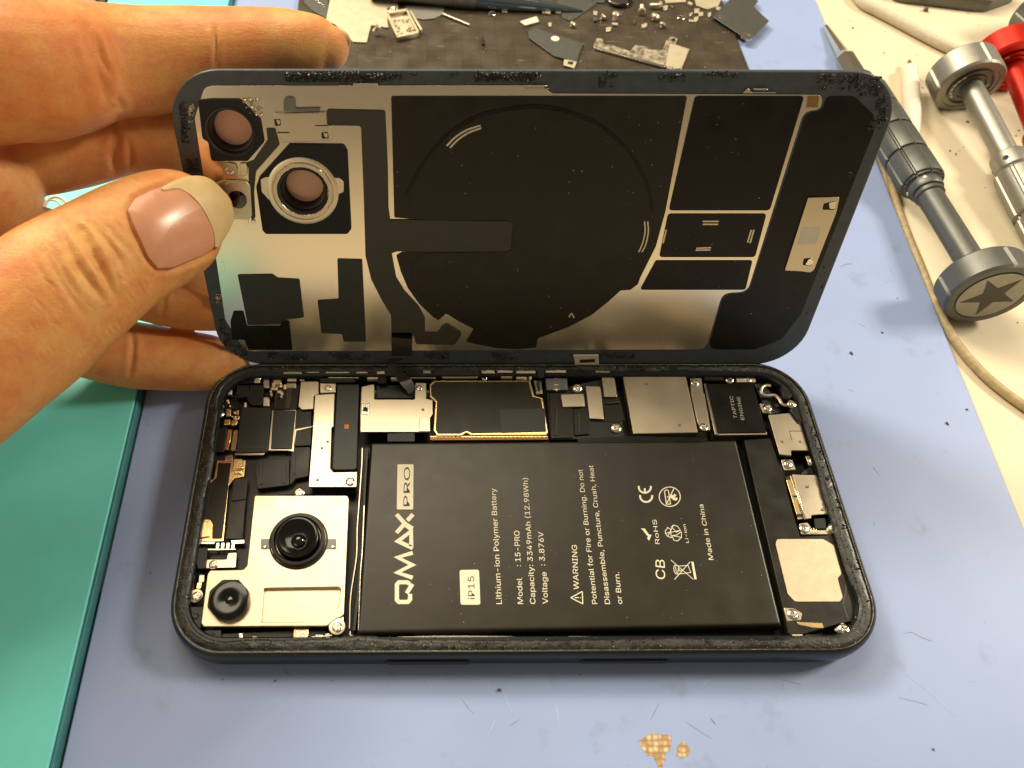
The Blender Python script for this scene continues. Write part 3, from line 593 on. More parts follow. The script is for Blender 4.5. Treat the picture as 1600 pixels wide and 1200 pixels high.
# small parts at the far left corner
for (px, py, w, h, m) in ((358, 597, 11, 11, 'bright'), (402, 592, 10, 12, 'bright'), (416, 598, 10, 16, 'silver'), (433, 596, 14, 9, 'gold'), (456, 591, 14, 8, 'bright'), (455, 602, 16, 8, 'silver'), (472, 592, 8, 5, 'gold'), (445, 604, 5, 8, 'bright'), (344, 628, 11, 15, 'bright'), (357, 644, 8, 12, 'silver'), (355, 659, 10, 9, 'gold'), (366, 660, 9, 8, 'gold'), (416, 627, 10, 14, 'bright'), (356, 612, 13, 8, 'bright'), (383, 632, 4, 8, 'bright'), (399, 617, 9, 9, 'bright')):
    P('board_component', 'solder' if m == 'bright' else m, [(px-w/2, py-h/2), (px+w/2, py-h/2), (px+w/2-.5, py+h/2), (px-w/2-.5, py+h/2)], .575+random.uniform(-.01, .03), .1, r=.03, bevel=.025)
for k in range(46):
    rx, ry, w_, h_ = random.choice(((352, 622, 14, 40), (422, 602, 18, 26), (366, 645, 8, 22), (430, 614, 10, 14))); px, py = rx+random.uniform(0, w_), ry+random.uniform(-4, h_-6); s_ = random.uniform(1.2, 2.6)
    P('board_component', random.choice(['solder', 'solder', 'gold', 'plastic']), [(px-s_, py-s_*.8), (px+s_, py-s_*.8), (px+s_, py+s_*.8), (px-s_, py+s_*.8)], .61, .1, r=0, bevel=.012)
for px, py, z, r in ((359, 601, .61, .09), (402, 590, .62, .09), (342, 646, .60, .125), (467, 769, .58, .13), (381, 590, .58, .07)): screw(px, py, z, r)
P('blue_seal', 'frame', [(371, 586), (398, 582), (408, 586), (408, 600), (392, 598), (372, 600)], .58, .1, r=.05)
# ---- connector shield, centre board cover
cs = P('connector_shield', 'silver', [(565, 604), (585, 600), (585, 624), (648, 624), (649, 598), (666, 598), (666, 623), (676, 625), (676, 646), (672, 652), (672, 675), (563, 675), (563, 640)], .645, .05, r=.03)
P('connector_block', 'chip', [(588, 602), (646, 602), (646, 622), (588, 622)], .57, .1); screw(655, 606, .66, .085)
P('shield_tab', 'silver', [(656, 652), (672, 650), (672, 674), (654, 674)], .655, .02); P('shield_clip', 'bright', [(564, 630), (578, 630), (578, 648), (564, 648)], .655, .03, r=.03, bevel=.012); P('shield_clip', 'dark', [(567, 636), (575, 636), (575, 643), (567, 643)], .657, .02, r=.01)
P('flex_joint', 'plastic', [(605, 677), (648, 676), (648, 690), (605, 690)], .62, .05)
main = [(671, 600), (679, 594), (829, 594), (835, 618), (848, 621), (857, 676), (853, 680), (736, 680), (729, 676), (721, 681), (682, 681), (677, 672), (680, 628), (671, 620)]
P('board_shield', 'gold', main, .61, .1, r=.025, bevel=.02)
P('shield_film', 'film', [(673.5, 602), (681, 596.5), (826, 596.5), (832, 620), (845.5, 623), (853.5, 674), (738, 677), (729, 673), (719, 677.5), (684, 677.5), (680.5, 671), (683, 627), (674, 618)], .62, .012, r=.02, bevel=.004)
for k in range(26): P('solder_bead', 'solder', [(688+k*6.4, 682.2), (691+k*6.4, 682.2), (691+k*6.4, 683.8), (688+k*6.4, 683.8)], .585, .03, r=.01, bevel=.008)
for q in ((586, 612), (661, 640), (668, 612), (503, 700), (496, 750), (512, 690), (1010, 600), (1062, 664), (1222, 690), (1250, 690), (1262, 760), (1286, 796)): ring_at('dimple', 'steel', q[0], q[1], .648 if q[0] < 700 else .664 if q[0] < 1100 else .643, [(.035, 0), (.03, .006), (0, .002)], ph, 12)
for a, b in (((408, 722), (408, 756)), ((444, 722), (444, 754)), ((460, 704), (459, 740)), ((432, 612), (430, 636)), ((371, 700), (410, 700)), ((870, 640), (868, 680)), ((905, 645), (905, 676)), ((948, 630), (970, 628))): edge_strip('flex_edge', 'flex', [a, ((a[0]+b[0])/2, (a[1]+b[1])/2), b], .612, .03, .03)
P('film_patch', 'chip', [(780, 640), (851, 638), (853, 674), (783, 676)], .626, .008, r=.01, bevel=.003)
P('board_edge', 'copper', [(671, 680), (856, 680), (857, 687), (672, 688)], .56, .1, r=.01); P('board_edge', 'gold', [(672, 681.2), (855, 681), (855, 683), (672, 683.4)], .575, .03, r=0)
P('shield_clip', 'bright', [(834, 594), (846, 593), (848, 615), (838, 616)], .60, .05, r=.02); P('shield_clip', 'dark', [(838, 597), (843, 597), (845, 611), (840, 611)], .604, .02)
P('cell_plate', 'steel', [(852, 591), (886, 591), (887, 609), (854, 609)], .66, .1, r=.02, bevel=.015)
text('-', (872, 597), (865, 597), 14, 'print', ph, .664); text('+', (874, 606), (864, 606), 10, 'print', ph, .664)
P('black_cover', 'plastic', [(854, 612), (905, 600), (960, 588), (970, 640), (975, 685), (860, 687)], .55, .15); P('black_cover', 'film', [(858, 614), (876, 614), (879, 636), (894, 638), (895, 684), (861, 685)], .58, .05); P('black_cover', 'film', [(896, 639), (914, 637), (921, 640), (921, 678), (898, 680)], .60, .06)
P('black_cover', 'film', [(930, 656), (945, 656), (945, 622), (968, 620), (977, 656), (965, 660), (925, 658)], .565, .05, r=.06)
for q in ([(876, 616), (912, 615), (914, 635), (879, 636)], [(915, 603), (938, 604), (944, 655), (921, 654)], [(940, 589), (960, 590), (964, 620), (944, 620)]): P('shield_pad', 'silver', q, .625, .05, r=.035, bevel=.01)
screw(902, 606, .63, .125); screw(963, 668, .60, .135)
P('square_shield', 'silver', [(973, 588), (1072, 588), (1091, 676), (989, 678)], .66, .2, r=.02, bevel=.02)
P('screw_bracket', 'silver', [(1078, 591), (1096, 590), (1099, 614), (1101, 615), (1108, 656), (1110, 672), (1096, 674), (1089, 656), (1080, 616)], .60, .05, r=.03); screw(1086, 598, .635, .11); screw(1100, 667, .635, .11)
te = P('vibration_motor', 'film_dark', [(1103, 599), (1177, 599), (1198, 676), (1121, 677)], .645, .3, r=.04, bevel=.02); P('motor_edge', 'bright', [(1100, 599), (1106, 599), (1125, 679), (1117, 679)], .63, .3, r=.01); P('motor_edge', 'silver', [(1119, 675), (1198, 674), (1199, 679), (1121, 680)], .62, .3, r=.01)
text('TAPTIC', (1152, 654), (1145, 619), 7.5, 'print_grey', te, .650); text('ENGINE', (1163, 656), (1156, 620), 7.5, 'print_grey', te, .650)
for px, py, z, r in ((1140, 593, .58, .11), (1169, 592, .58, .10), (1200, 637, .61, .115), (1237, 631, .68, .115), (1232, 725, .60, .11), (1271, 720, .63, .115), (1257, 826, .62, .11), (1304, 826, .66, .12), (1240, 960, .62, .12), (1319, 983, .70, .115), (1209, 596, .56, .07)): screw(px, py, z, r)
P('screw_tab', 'silver', [(1186, 630), (1200, 632), (1206, 646), (1192, 645)], .58, .05); tube('antenna_wire', M['silver'], [at(x, y, .62) for x, y in ((1204, 602), (1195, 602), (1190, 606), (1190, 613), (1196, 617), (1210, 617), (1217, 623), (1222, 631), (1230, 633), (1238, 633))], .045, ph, flat=.4)
P('black_cover', 'plastic', [(1178, 600), (1190, 598), (1214, 622), (1222, 644), (1200, 648)], .5, .1)
P('port_shield', 'silver', [(1200, 648), (1234, 645), (1246, 662), (1257, 665), (1267, 698), (1266, 704), (1236, 704), (1237, 712), (1218, 710)], .64, .12, r=.02, bevel=.012); P('shield_seam', 'dark', [(1233, 673), (1254, 673), (1254, 674), (1234, 674), (1238, 688), (1237, 688)], .642, .004, r=0, bevel=0)
P('port_shield', 'silver', [(1238, 741), (1278, 742), (1284, 760), (1297, 803), (1268, 805), (1268, 810), (1259, 811)], .63, .1, r=.02); P('port_bar', 'gold', [(1227, 745), (1236, 743), (1257, 810), (1247, 812)], .61, .1, r=.01); P('port_bar', 'bright', [(1236, 742), (1239, 742), (1260, 811), (1257, 811)], .64, .1, r=0)
P('port_slot', 'dark', [(1238, 774), (1245, 774), (1246, 777), (1240, 777)], .615, .01, r=0, bevel=0); P('port_slot', 'dark', [(1245, 803), (1254, 803), (1255, 808), (1246, 808)], .615, .01, r=0, bevel=0); P('port_slot', 'dark', [(1227, 745), (1234, 744), (1236, 749), (1229, 750)], .615, .01, r=0, bevel=0)
P('screw_tab', 'silver', [(1220, 718), (1238, 718), (1244, 734), (1225, 735)], .57, .05); P('screw_tab', 'silver', [(1258, 712), (1278, 712), (1280, 726), (1264, 728)], .60, .05); P('black_cover', 'plastic', [(1264, 730), (1285, 728), (1290, 740), (1248, 741)], .55, .1)
P('screw_tab', 'silver', [(1249, 818), (1262, 816), (1270, 828), (1290, 828), (1296, 818), (1312, 818), (1314, 835), (1252, 835)], .60, .05); P('black_cover', 'dark', [(1272, 810), (1290, 809), (1291, 826), (1274, 826)], .615, .05)
for k in range(3): P('contact_bar', 'gold', [(1266+k*4, 824), (1268+k*4, 824), (1269+k*4, 834), (1267+k*4, 834)], .605, .02, r=0)
P('speaker_box', 'film', [(1162, 687), (1204, 684), (1222, 738), (1250, 838), (1318, 834), (1349, 953), (1346, 968), (1308, 976), (1240, 996), (1232, 990), (1222, 944)], .60, .35, r=.04, bevel=.02)
P('speaker_pad', 'silver_light', [(1212, 850), (1214, 842), (1286, 842), (1303, 852), (1315, 897), (1309, 903), (1310, 908), (1317, 933), (1313, 940), (1242, 940), (1231, 928)], .612, .02, r=.09, bevel=.005)
M['speaker_pad'] = mat('speaker_pad_metal', (.62, .52, .37), .55, .9, .1, 30, .12, 4); COL.objects[-1].data.materials.clear(); COL.objects[-1].data.materials.append(M['speaker_pad'])
edge_strip('box_seam', 'flex', [(1296, 835), (1303, 852), (1316, 898), (1322, 916), (1320, 930), (1318, 945), (1325, 966)], .606, .03, .02)
P('screw_tab', 'silver', [(1224, 949), (1240, 950), (1254, 958), (1252, 969), (1230, 971)], .605, .05); P('grounding_clip', 'gold', [(1245, 971), (1262, 972), (1285, 973), (1288, 982), (1270, 981), (1247, 976)], .61, .03); P('screw_tab', 'silver', [(1303, 984), (1316, 972), (1327, 980), (1326, 992), (1312, 990)], .66, .05)
P('rivet', 'dark', [(1262, 958), (1266, 958), (1266, 962), (1262, 962)], .602, .005, r=.02, bevel=0)
for px, py in ((1317, 861), (1324, 886), (1332, 912), (1338, 940)): P('glint', 'bright', [(px-2, py-.6), (px+2, py-.6), (px+2, py+.6), (px-2, py+.6)], .61, .02, r=0, bevel=.003)
# adhesive blobs over right corner parts
M['gel'] = mat('clear_grey_gel', (.035, .037, .033), .22, 0, .3, 8, .4, 5, coat=.5)
P('sealing_gel', 'gel', [(1222, 595), (1232, 601), (1244, 604), (1243, 615), (1234, 624), (1222, 620), (1218, 606)], .69, .2, r=.06, bevel=.05); P('sealing_gel', 'gel', [(1232, 640), (1248, 630), (1254, 650), (1270, 664), (1264, 668), (1246, 658)], .69, .2, r=.06, bevel=.05)
P('sealing_gel', 'gel', [(1326, 990), (1340, 972), (1350, 965), (1358, 985), (1340, 1004), (1300, 1008), (1295, 998), (1312, 994)], .69, .2, r=.06, bevel=.04)
# far side strip: springs, slots and brackets between the seal and the shields
for x0, x1, y0, y1, m, z in ((442, 470, 578, 584, 'silver', .66), (478, 498, 577, 582, 'bright', .66), (508, 545, 578, 583, 'silver', .66), (556, 574, 577, 583, 'bright', .66), (588, 600, 578, 584, 'gold', .66), (660, 672, 577, 583, 'silver', .66), (752, 772, 578, 583, 'bright', .66), (776, 800, 577, 582, 'bright', .66), (806, 836, 579, 583, 'bright', .66), (852, 884, 577, 582, 'bright', .66), (930, 952, 576, 582, 'silver', .66), (1110, 1128, 578, 584, 'silver', .62), (1140, 1160, 579, 585, 'gold', .62), (488, 510, 583, 590, 'silver', .60), (512, 560, 587, 591, 'silver', .61), (520, 536, 580, 587, 'silver', .58), (566, 590, 582, 588, 'silver', .60), (573, 600, 589, 592, 'gold', .61), (610, 640, 588, 592, 'bright', .60), (636, 680, 586, 591, 'silver', .60), (690, 745, 586, 590, 'silver', .62), (747, 766, 582, 588, 'bright', .62), (782, 800, 584, 589, 'bright', .62), (806, 822, 586, 591, 'bright', .61), (826, 830, 584, 592, 'gold', .62), (860, 880, 581, 586, 'bright', .62), (888, 924, 584, 587, 'bright', .62), (898, 917, 578, 585, 'steel', .64), (934, 956, 580, 587, 'silver', .62), (1100, 1130, 586, 594, 'film', .60), (1150, 1180, 587, 597, 'gold', .54)):
    P('antenna_bracket', 'solder' if m in ('bright', 'gold') else m, [(x0, y0), (x1, y0), (x1+1, y1), (x0+1, y1)], z+.04, .12, r=.02, bevel=.01)
for x0, x1, y0, y1 in ((633, 656, 574, 584), (677, 747, 574, 586), (500, 555, 591, 597), (590, 604, 588, 599), (840, 850, 575, 590)): P('antenna_slot', 'dark', [(x0, y0), (x1, y0), (x1, y1), (x0, y1)], .715, .03, r=.06, bevel=.005)
for px in (757, 820, 870, 950): screw(px, 590, .60, .075)
for x0, x1, y0, y1, m in ((555, 576, 999, 1003, 'bright'), (560, 584, 1004, 1006, 'gold'), (622, 632, 1001, 1006, 'gold'), (640, 686, 1000, 1004, 'silver'), (708, 720, 1003, 1005, 'gold'), (724, 741, 1002, 1005, 'bright'), (754, 762, 1005, 1007, 'gold'), (764, 780, 1006, 1008, 'bright'), (888, 922, 994, 996, 'bright'), (1112, 1130, 998, 1002, 'bright'), (1136, 1178, 997, 999, 'gold'), (1180, 1200, 994, 996, 'bright'), (1238, 1254, 991, 994, 'bright')): P('antenna_bracket', 'solder', [(x0, y0), (x1, y0), (x1+1, y1), (x0+1, y1)], .68, .15, r=.01, bevel=.01)
for x0, x1 in ((632, 650), (692, 708)): P('antenna_clip', 'plastic', [(x0, 997), (x1, 997), (x1, 1009), (x0, 1009)], .69, .15, r=.02)
tube('antenna_spring', M['silver'], [at(x, y, .64) for x, y in ((560, 1004), (588, 1000), (594, 1006), (620, 1005), (628, 999), (700, 999), (716, 1000), (724, 1006), (740, 1005))], .02, ph, n=6)
# ================================================================== BACK COVER (held open)
lid = empty('back_cover', matrix=LIDM, label='black glass back cover with silver plate and round coil, held upright by the hand', cat='phone cover')
HW, LH, LR = 7.19, 6.96, 1.08
def lrect(d, n=10): return [(x, y+LH/2-.08) for x, y in rrect(HW-d, LH/2+.08-d, max(.1, LR-d), n)]
def LP(name, m, pts, n1, th=.02, r=.05, bevel=.004, holes=(), parent=lid): return prism(name, M[m], lp(pts, n1), n1-th, n1, parent, r, bevel, holes)
h1 = lidp(361, 205, 0); h2 = lidp(474, 297, 0)
hole1, hole2 = circ(h1, .50, 40), circ(h2, .56, 40)
link('glass_panel', curve_mesh('glass_panel', [lrect(0), hole1, hole2], -.12, 0, .035, 2), M['lidglass'], lid)
LP('metal_plate', 'lid_metal', [(320, 134), (845, 133), (862, 146), (1286, 148), (1283, 171), (1256, 174), (1206, 334), (1168, 456), (1129, 458), (1103, 546), (384, 549), (352, 500), (304, 185)], .02, .018, r=.22, holes=(hole1, hole2))
# black graphite sheets
big = [(611, 150), (1074, 150), (1040, 330), (1025, 385), (1000, 435), (997, 444), (985, 453), (970, 454), (950, 472), (925, 492), (887, 512), (840, 529), (838, 543), (810, 546), (775, 544), (735, 536), (728, 534), (740, 514), (718, 503), (697, 490), (685, 501), (677, 496), (655, 475), (637, 450), (626, 424), (619, 399), (628, 394), (660, 393), (660, 342), (640, 342), (616, 340)]
LP('graphite_sheet', 'film', big, .034, .012, r=.05)
LP('graphite_sheet', 'film_dark', [(1086, 150), (1257, 150), (1203, 329), (1045, 329)], .034, .012, r=.08)  # deeper black on the right sheets: their darker reflection is put into the colour
mag = LP('graphite_sheet', 'film_dark', [(1044, 334), (1198, 334), (1180, 402), (1030, 402)], .034, .012, r=.08)
LP('graphite_sheet', 'film_dark', [(1025, 407), (1176, 407), (1165, 453), (1000, 453)], .034, .012, r=.06)
LP('graphite_sheet', 'film_dark', [(1290, 150), (1335, 150), (1366, 180), (1366, 205), (1252, 490), (1222, 530), (1180, 546), (1106, 546), (1131, 460), (1170, 458), (1209, 336), (1259, 176), (1286, 173)], .006, .004, r=.25, bevel=.001)
cc = lidp(828, 356, .04)
LP('charging_coil', 'film', [(cc_) for cc_ in [(640, 310), (655, 268), (678, 235), (705, 208), (745, 184), (790, 173), (833, 168), (880, 174), (935, 196), (980, 235), (1010, 285), (1022, 345), (1012, 395), (985, 440), (950, 470), (900, 500), (850, 520), (800, 528), (740, 512), (690, 485), (650, 450), (640, 420), (660, 396), (800, 393), (800, 345), (660, 344), (640, 342)]], .046, .012, r=.12, bevel=.006)
LP('charging_flex', 'flex', [(600, 344), (640, 344), (795, 346), (801, 350), (798, 388), (792, 393), (620, 393), (600, 400)], .052, .006, r=.04, bevel=.002)
def lid_arc(name, m, pts, w, n): 
    q = spline([(*p, 0) for p in lp(pts, n)], 5); return link(name, curve_mesh(name, [ribbon([(a.x, a.y) for a in q], w)], n-.006, n), M[m], lid)
lid_arc('coil_edge', 'film_dark', [(634, 306), (655, 266), (678, 233), (705, 206), (745, 182), (790, 171), (833, 166), (880, 172), (935, 194), (980, 233), (1010, 283), (1020, 330)], .05, .050)  # dark line drawn in for the shading along the coil ridge
for a in ([(698, 228), (712, 214), (730, 203), (751, 196)], [(703, 231), (716, 218), (733, 207), (752, 200)]): lid_arc('coil_slit', 'bright', a, .035, .054)
for a in ([(1007, 346), (1008, 362), (1004, 380), (998, 394)], [(1012, 346), (1013, 362), (1009, 382), (1003, 394)]): lid_arc('coil_slit', 'silver', a, .03, .054)
for (x0, y0, x1, y1) in ((1098, 346, 1123, 346), (1098, 350.5, 1122, 350.5), (1088, 388, 1111, 387), (1087, 391, 1110, 390.5), (1041, 359, 1036, 380), (1174, 359, 1168, 379), (1178, 359, 1172, 380)): lid_arc('magnet_slit', 'silver', [(x0, y0), ((x0+x1)/2, (y0+y1)/2), (x1, y1)], .035, .042)
lid_arc('magnet_seam', 'dark', [(1044, 349), (1100, 348), (1192, 348)], .012, .037); lid_arc('magnet_seam', 'dark', [(1035, 389), (1090, 389), (1180, 389)], .012, .037)
lid_arc('plate_mark', 'bright', [(889, 496), (893, 490), (897, 497)], .04, .054)
# grey flex cable
LP('flex_cable', 'flex', [(510, 171), (602, 173), (606, 260), (607, 325), (610, 346), (612, 396), (619, 434), (632, 455), (655, 480), (664, 497), (664, 520), (684, 520), (690, 510), (699, 506), (720, 519), (721, 524), (710, 539), (650, 538), (645, 520), (643, 548), (612, 552), (611, 493), (597, 470), (580, 437), (571, 400), (568, 300), (564, 197), (512, 196)], .05, .018, r=.06, bevel=.004)
LP('flex_branch', 'flex', [(416, 200), (430, 200), (437, 226), (400, 268), (397, 300), (399, 340), (393, 344), (389, 320), (388, 262), (380, 256), (396, 250), (418, 218)], .034, .012, r=.03)
LP('graphite_sheet', 'chip', [(371, 429), (425, 428), (434, 434), (468, 436), (475, 496), (446, 500), (437, 507), (387, 508)], .034, .012, r=.04)
LP('graphite_sheet', 'film_dark', [(386, 509.5), (437, 509), (441, 501), (452, 501), (457, 547), (388, 547), (382, 531), (362, 531), (360, 502), (365, 486), (380, 486)], .034, .012, r=.04)
LP('graphite_sheet', 'chip', [(527, 404), (566, 405), (572, 534), (537, 534), (534, 522), (502, 521), (496, 469), (529, 467)], .034, .012, r=.04)
# camera openings
LP('camera_gasket', 'gasket', [(309, 157), (330, 155), (374, 155), (407, 187), (413, 222), (387, 252), (330, 252), (325, 222), (316, 217)], .06, .04, r=.07, bevel=.01, holes=(circ(h1, .485, 40),))
LP('camera_gasket', 'gasket', [(452, 225), (537, 226), (543, 236), (549, 358), (543, 366), (415, 366), (410, 360), (400, 292), (405, 277)], .06, .04, r=.07, bevel=.01, holes=(circ(h2, .66, 40),))
def cam_window(h, r0, depth, rl, wall, glass, lower):
    mt = Matrix.Translation((h[0], h[1], 0))
    lathe('lens_tube', M[wall], [(r0, .075), (r0-.03, .08), (r0-.05, .06), (r0-.055, -.05), (r0-.09, -.06), (rl+.05, -depth+.06), (rl+.03, -depth+.02), (rl+.02, -depth)], lid, matrix=mt, n=44)
    lathe('tube_back', M['plastic'], [(r0+.05, -.10), (r0+.05, -depth-.05), (0, -depth-.05)], lid, matrix=mt, n=32)
    lathe('lens_window', M[glass], [(rl+.03, -depth+.012), (0, -depth+.012)], lid, matrix=mt, n=44)
cam_window(h1, .50, .26, .355, 'plastic', 'pinkglass', 0); cam_window(h2, .52, .30, .37, 'plastic', 'pinkglass', 0)
# bright flange with ears round the second opening
fl = circ(h2, .70, 48); e = [lidp(x, y, .07) for x, y in ((408, 281), (420, 279), (428, 300), (420, 312))]
lathe('lens_flange', M['silver_light'], [(.75, .055), (.75, .075), (.72, .085), (.655, .085), (.64, .07)], lid, matrix=Matrix.Translation((h2[0], h2[1], 0)), n=48)
lathe('knurled_ring', M['silver'], [(.64, .07), (.62, .09), (.545, .09), (.525, .06), (.52, .0)], lid, matrix=Matrix.Translation((h2[0], h2[1], 0)), n=96, fn=lambda a, i: 1+.012*(1 if int(a/(2*math.pi)*96) % 2 else -1) if i in (1, 2) else 1, deg=20)
LP('flange_ear', 'silver_light', [(407, 281), (414, 277), (432, 276), (434, 316), (420, 312), (409, 300)], .072, .02, r=.05); LP('flange_ear', 'silver_light', [(512, 278), (530, 278), (537, 284), (537, 300), (528, 304), (512, 318)], .072, .02, r=.05)
# flash and connector
LP('flash_housing', 'silver_light', [(336, 288), (352, 281), (384, 283), (391, 290), (394, 338), (388, 343), (336, 342)], .075, .05, r=.06, bevel=.012); hp = lidp(371, 312, .08); lathe('flash_lens', M['lens'], [(.20, .074), (.20, .085), (.17, .088), (0, .082)], lid, matrix=Matrix.Translation((hp[0], hp[1], 0)))
edge_pts = [(352, 287), (366, 284), (382, 289)]; lid_arc('flash_rim', 'print', edge_pts, .04, .085)
LP('grounding_tab', 'silver', [(347, 258), (356, 254), (368, 256), (371, 264), (370, 280), (348, 280)], .06, .03, r=.06, bevel=.01); hp = lidp(358, 268, .07); sc_ = bpy.data.objects.new('screw', SCREW); COL.objects.link(sc_); sc_.parent = lid; sc_.location = (*hp, .075); sc_.scale = (.10,)*3
LP('solder_pad', 'silver_light', [(374, 256), (383, 255), (386, 260), (386, 274), (376, 276)], .07, .03, r=.03, bevel=.01); LP('solder_pad', 'bright', [(384, 342), (388, 341), (388, 351), (385, 352)], .06, .03, r=.01); LP('solder_pad', 'bright', [(392, 344), (398, 344), (399, 349), (393, 350)], .06, .03, r=.02, bevel=.012)
LP('connector_shield', 'silver', [(427, 177), (440, 178), (509, 176), (511, 195), (517, 198), (517, 220), (440, 223), (434, 200), (428, 196)], .085, .05, r=.02, bevel=.012); LP('connector_stub', 'steel', [(443, 155), (449, 152), (458, 153), (461, 158), (461, 170), (500, 169), (500, 174), (443, 174)], .07, .04, r=.04)
for q in ([(428, 186), (438, 186), (439, 196), (430, 197)], [(502, 207), (512, 206), (514, 216), (503, 217)]): LP('shield_clip', 'dark', q, .088, .004, r=.01); LP('shield_clip', 'bright', [(q[0][0]+3, q[0][1]+1), (q[1][0]-1, q[1][1]+2), (q[2][0]-2, q[2][1]-1), (q[3][0]+4, q[3][1]-3)], .094, .006, r=.01)
LP('shield_seam', 'dark', [(433, 206), (452, 206), (452, 208), (434, 208)], .087, .003, r=0, bevel=0); LP('shield_seam', 'dark', [(492, 195.5), (512, 195), (512, 197), (492, 197)], .087, .003, r=0, bevel=0)
# sparkly glue spots
def lid_lumps(name, m, polys, n0, count, r0, r1):
    sp = []
    for (x0, y0, x1, y1) in polys:
        N = int(count*(abs(x1-x0)*abs(y1-y0))/1000); cl = [(random.uniform(x0, x1), random.uniform(y0, y1), random.uniform(2, 7)) for _ in range(max(2, N//22))]
        for k in range(N):
            c = random.choice(cl); long_x = abs(x1-x0) > abs(y1-y0); sx, sy = (c[2]*1.6, c[2]*.5) if long_x else (c[2]*.5, c[2]*1.6)
            x = min(max(random.gauss(c[0], sx), x0-1), x1+1); y = min(max(random.gauss(c[1], sy), y0), y1); q = lidp(x, y, n0); sp.append((*q, n0-.006, random.uniform(r0, r1)*random.choice((.7, 1, 1.6))))
    o = lumps(name, m, sp, lid); o['kind'] = 'stuff'; return o
lid_lumps('glue_spots', M['silver'], [(382, 155, 405, 168), (392, 166, 408, 180)], .03, 420, .012, .025); lid_lumps('glue_spots', M['silver'], [(297, 163, 307, 190), (338, 460, 346, 480)], .02, 200, .012, .03)
lid_lumps('adhesive_residue', M['glue'], [(447, 115, 520, 127), (510, 113, 560, 124), (520, 116, 626, 126), (745, 114, 842, 126)], .014, 620, .012, .030)
lid_lumps('adhesive_residue', M['glue'], [(620, 114, 650, 120), (705, 114, 718, 124), (938, 118, 960, 136), (950, 112, 964, 124), (1030, 116, 1070, 128), (1090, 112, 1140, 120), (1130, 114, 1190, 120)], .012, 220, .008, .018)
lid_lumps('adhesive_residue', M['glue'], [(1280, 116, 1345, 140), (1330, 116, 1375, 150), (1360, 150, 1386, 200)], .002, 150, .012, .030); lid_lumps('adhesive_residue', M['glue'], [(281, 160, 290, 180), (284, 185, 294, 222), (292, 250, 308, 268)], .012, 420, .010, .022)
lid_lumps('adhesive_residue', M['glue'], [(420, 552, 478, 562), (516, 552, 575, 562), (664, 550, 700, 562), (770, 553, 815, 563), (940, 551, 990, 560)], .012, 420, .010, .024); lid_lumps('adhesive_residue', M['glue'], [(345, 500, 352, 520), (352, 522, 366, 540), (366, 540, 384, 556)], .012, 300, .010, .024)
lid_lumps('adhesive_residue', M['glue'], [(1300, 270, 1330, 330), (1270, 400, 1290, 450), (1248, 470, 1268, 500)], .003, 14, .012, .026)
dust = []
for k in range(90):
    q = lidp(random.uniform(620, 1240), random.uniform(155, 520), .05); dust.append((*q, .05, random.uniform(.004, .010)))
o = lumps('dust', M['print'], dust, lid); o['kind'] = 'stuff'
# spring clips along the top edge of the lid
for (x0, x1, y0, y1) in ((530, 547, 133, 136), (552, 590, 130, 136), (826, 856, 133, 136), (818, 858, 138, 139.5), (1178, 1200, 138, 141), (1174, 1212, 144, 145.5)): LP('spring_clip', 'bright', [(x0, y0), (x1, y0), (x1, y1), (x0, y1)], .05, .03, r=.01, bevel=.006)
LP('spring_clip', 'silver', [(1160, 146), (1168, 138), (1178, 146)], .03, .02, r=.01); LP('spring_clip', 'lid_metal', [(344, 409), (350, 410), (351, 425), (345, 427)], .026, .006, r=.03)
LP('hinge_clip', 'solder', [(896, 555), (935, 555), (936, 570), (899, 571)], .07, .05, r=.02, bevel=.01); LP('hinge_clip', 'dark', [(906, 562), (930, 561), (930, 566), (906, 567)], .073, .004, r=.02)
M['pad'] = mat('dull_gold_pad', (.30, .19, .07), .4, .8)
LP('copper_pad', 'pad', [(1262, 150), (1280, 150), (1278, 168), (1260, 168)], .026, .004, r=.02, bevel=.001)
br = LP('corner_bracket', 'silver', [(1263, 309), (1312, 308), (1307, 332), (1272, 422), (1266, 426), (1250, 424), (1226, 423)], .04, .03, r=.04, bevel=.008); LP('code_patch', 'white_plastic', [(1254, 356), (1283, 355), (1276, 381), (1246, 382)], .043, .003, r=.0, bevel=0)
for q in ([(1287, 318), (1296, 316), (1306, 314), (1304, 328), (1285, 328)], [(1256, 404), (1266, 403), (1272, 408), (1266, 416), (1254, 414)]): LP('bracket_eye', 'dark', q, .043, .004, r=.03); LP('bracket_eye', 'bright', [(q[1][0]-1, q[1][1]+1), (q[2][0]+1, q[2][1]), (q[3][0], q[3][1]-1), (q[3][0]-8, q[3][1]-2)], .055, .012, r=.03, bevel=.008)
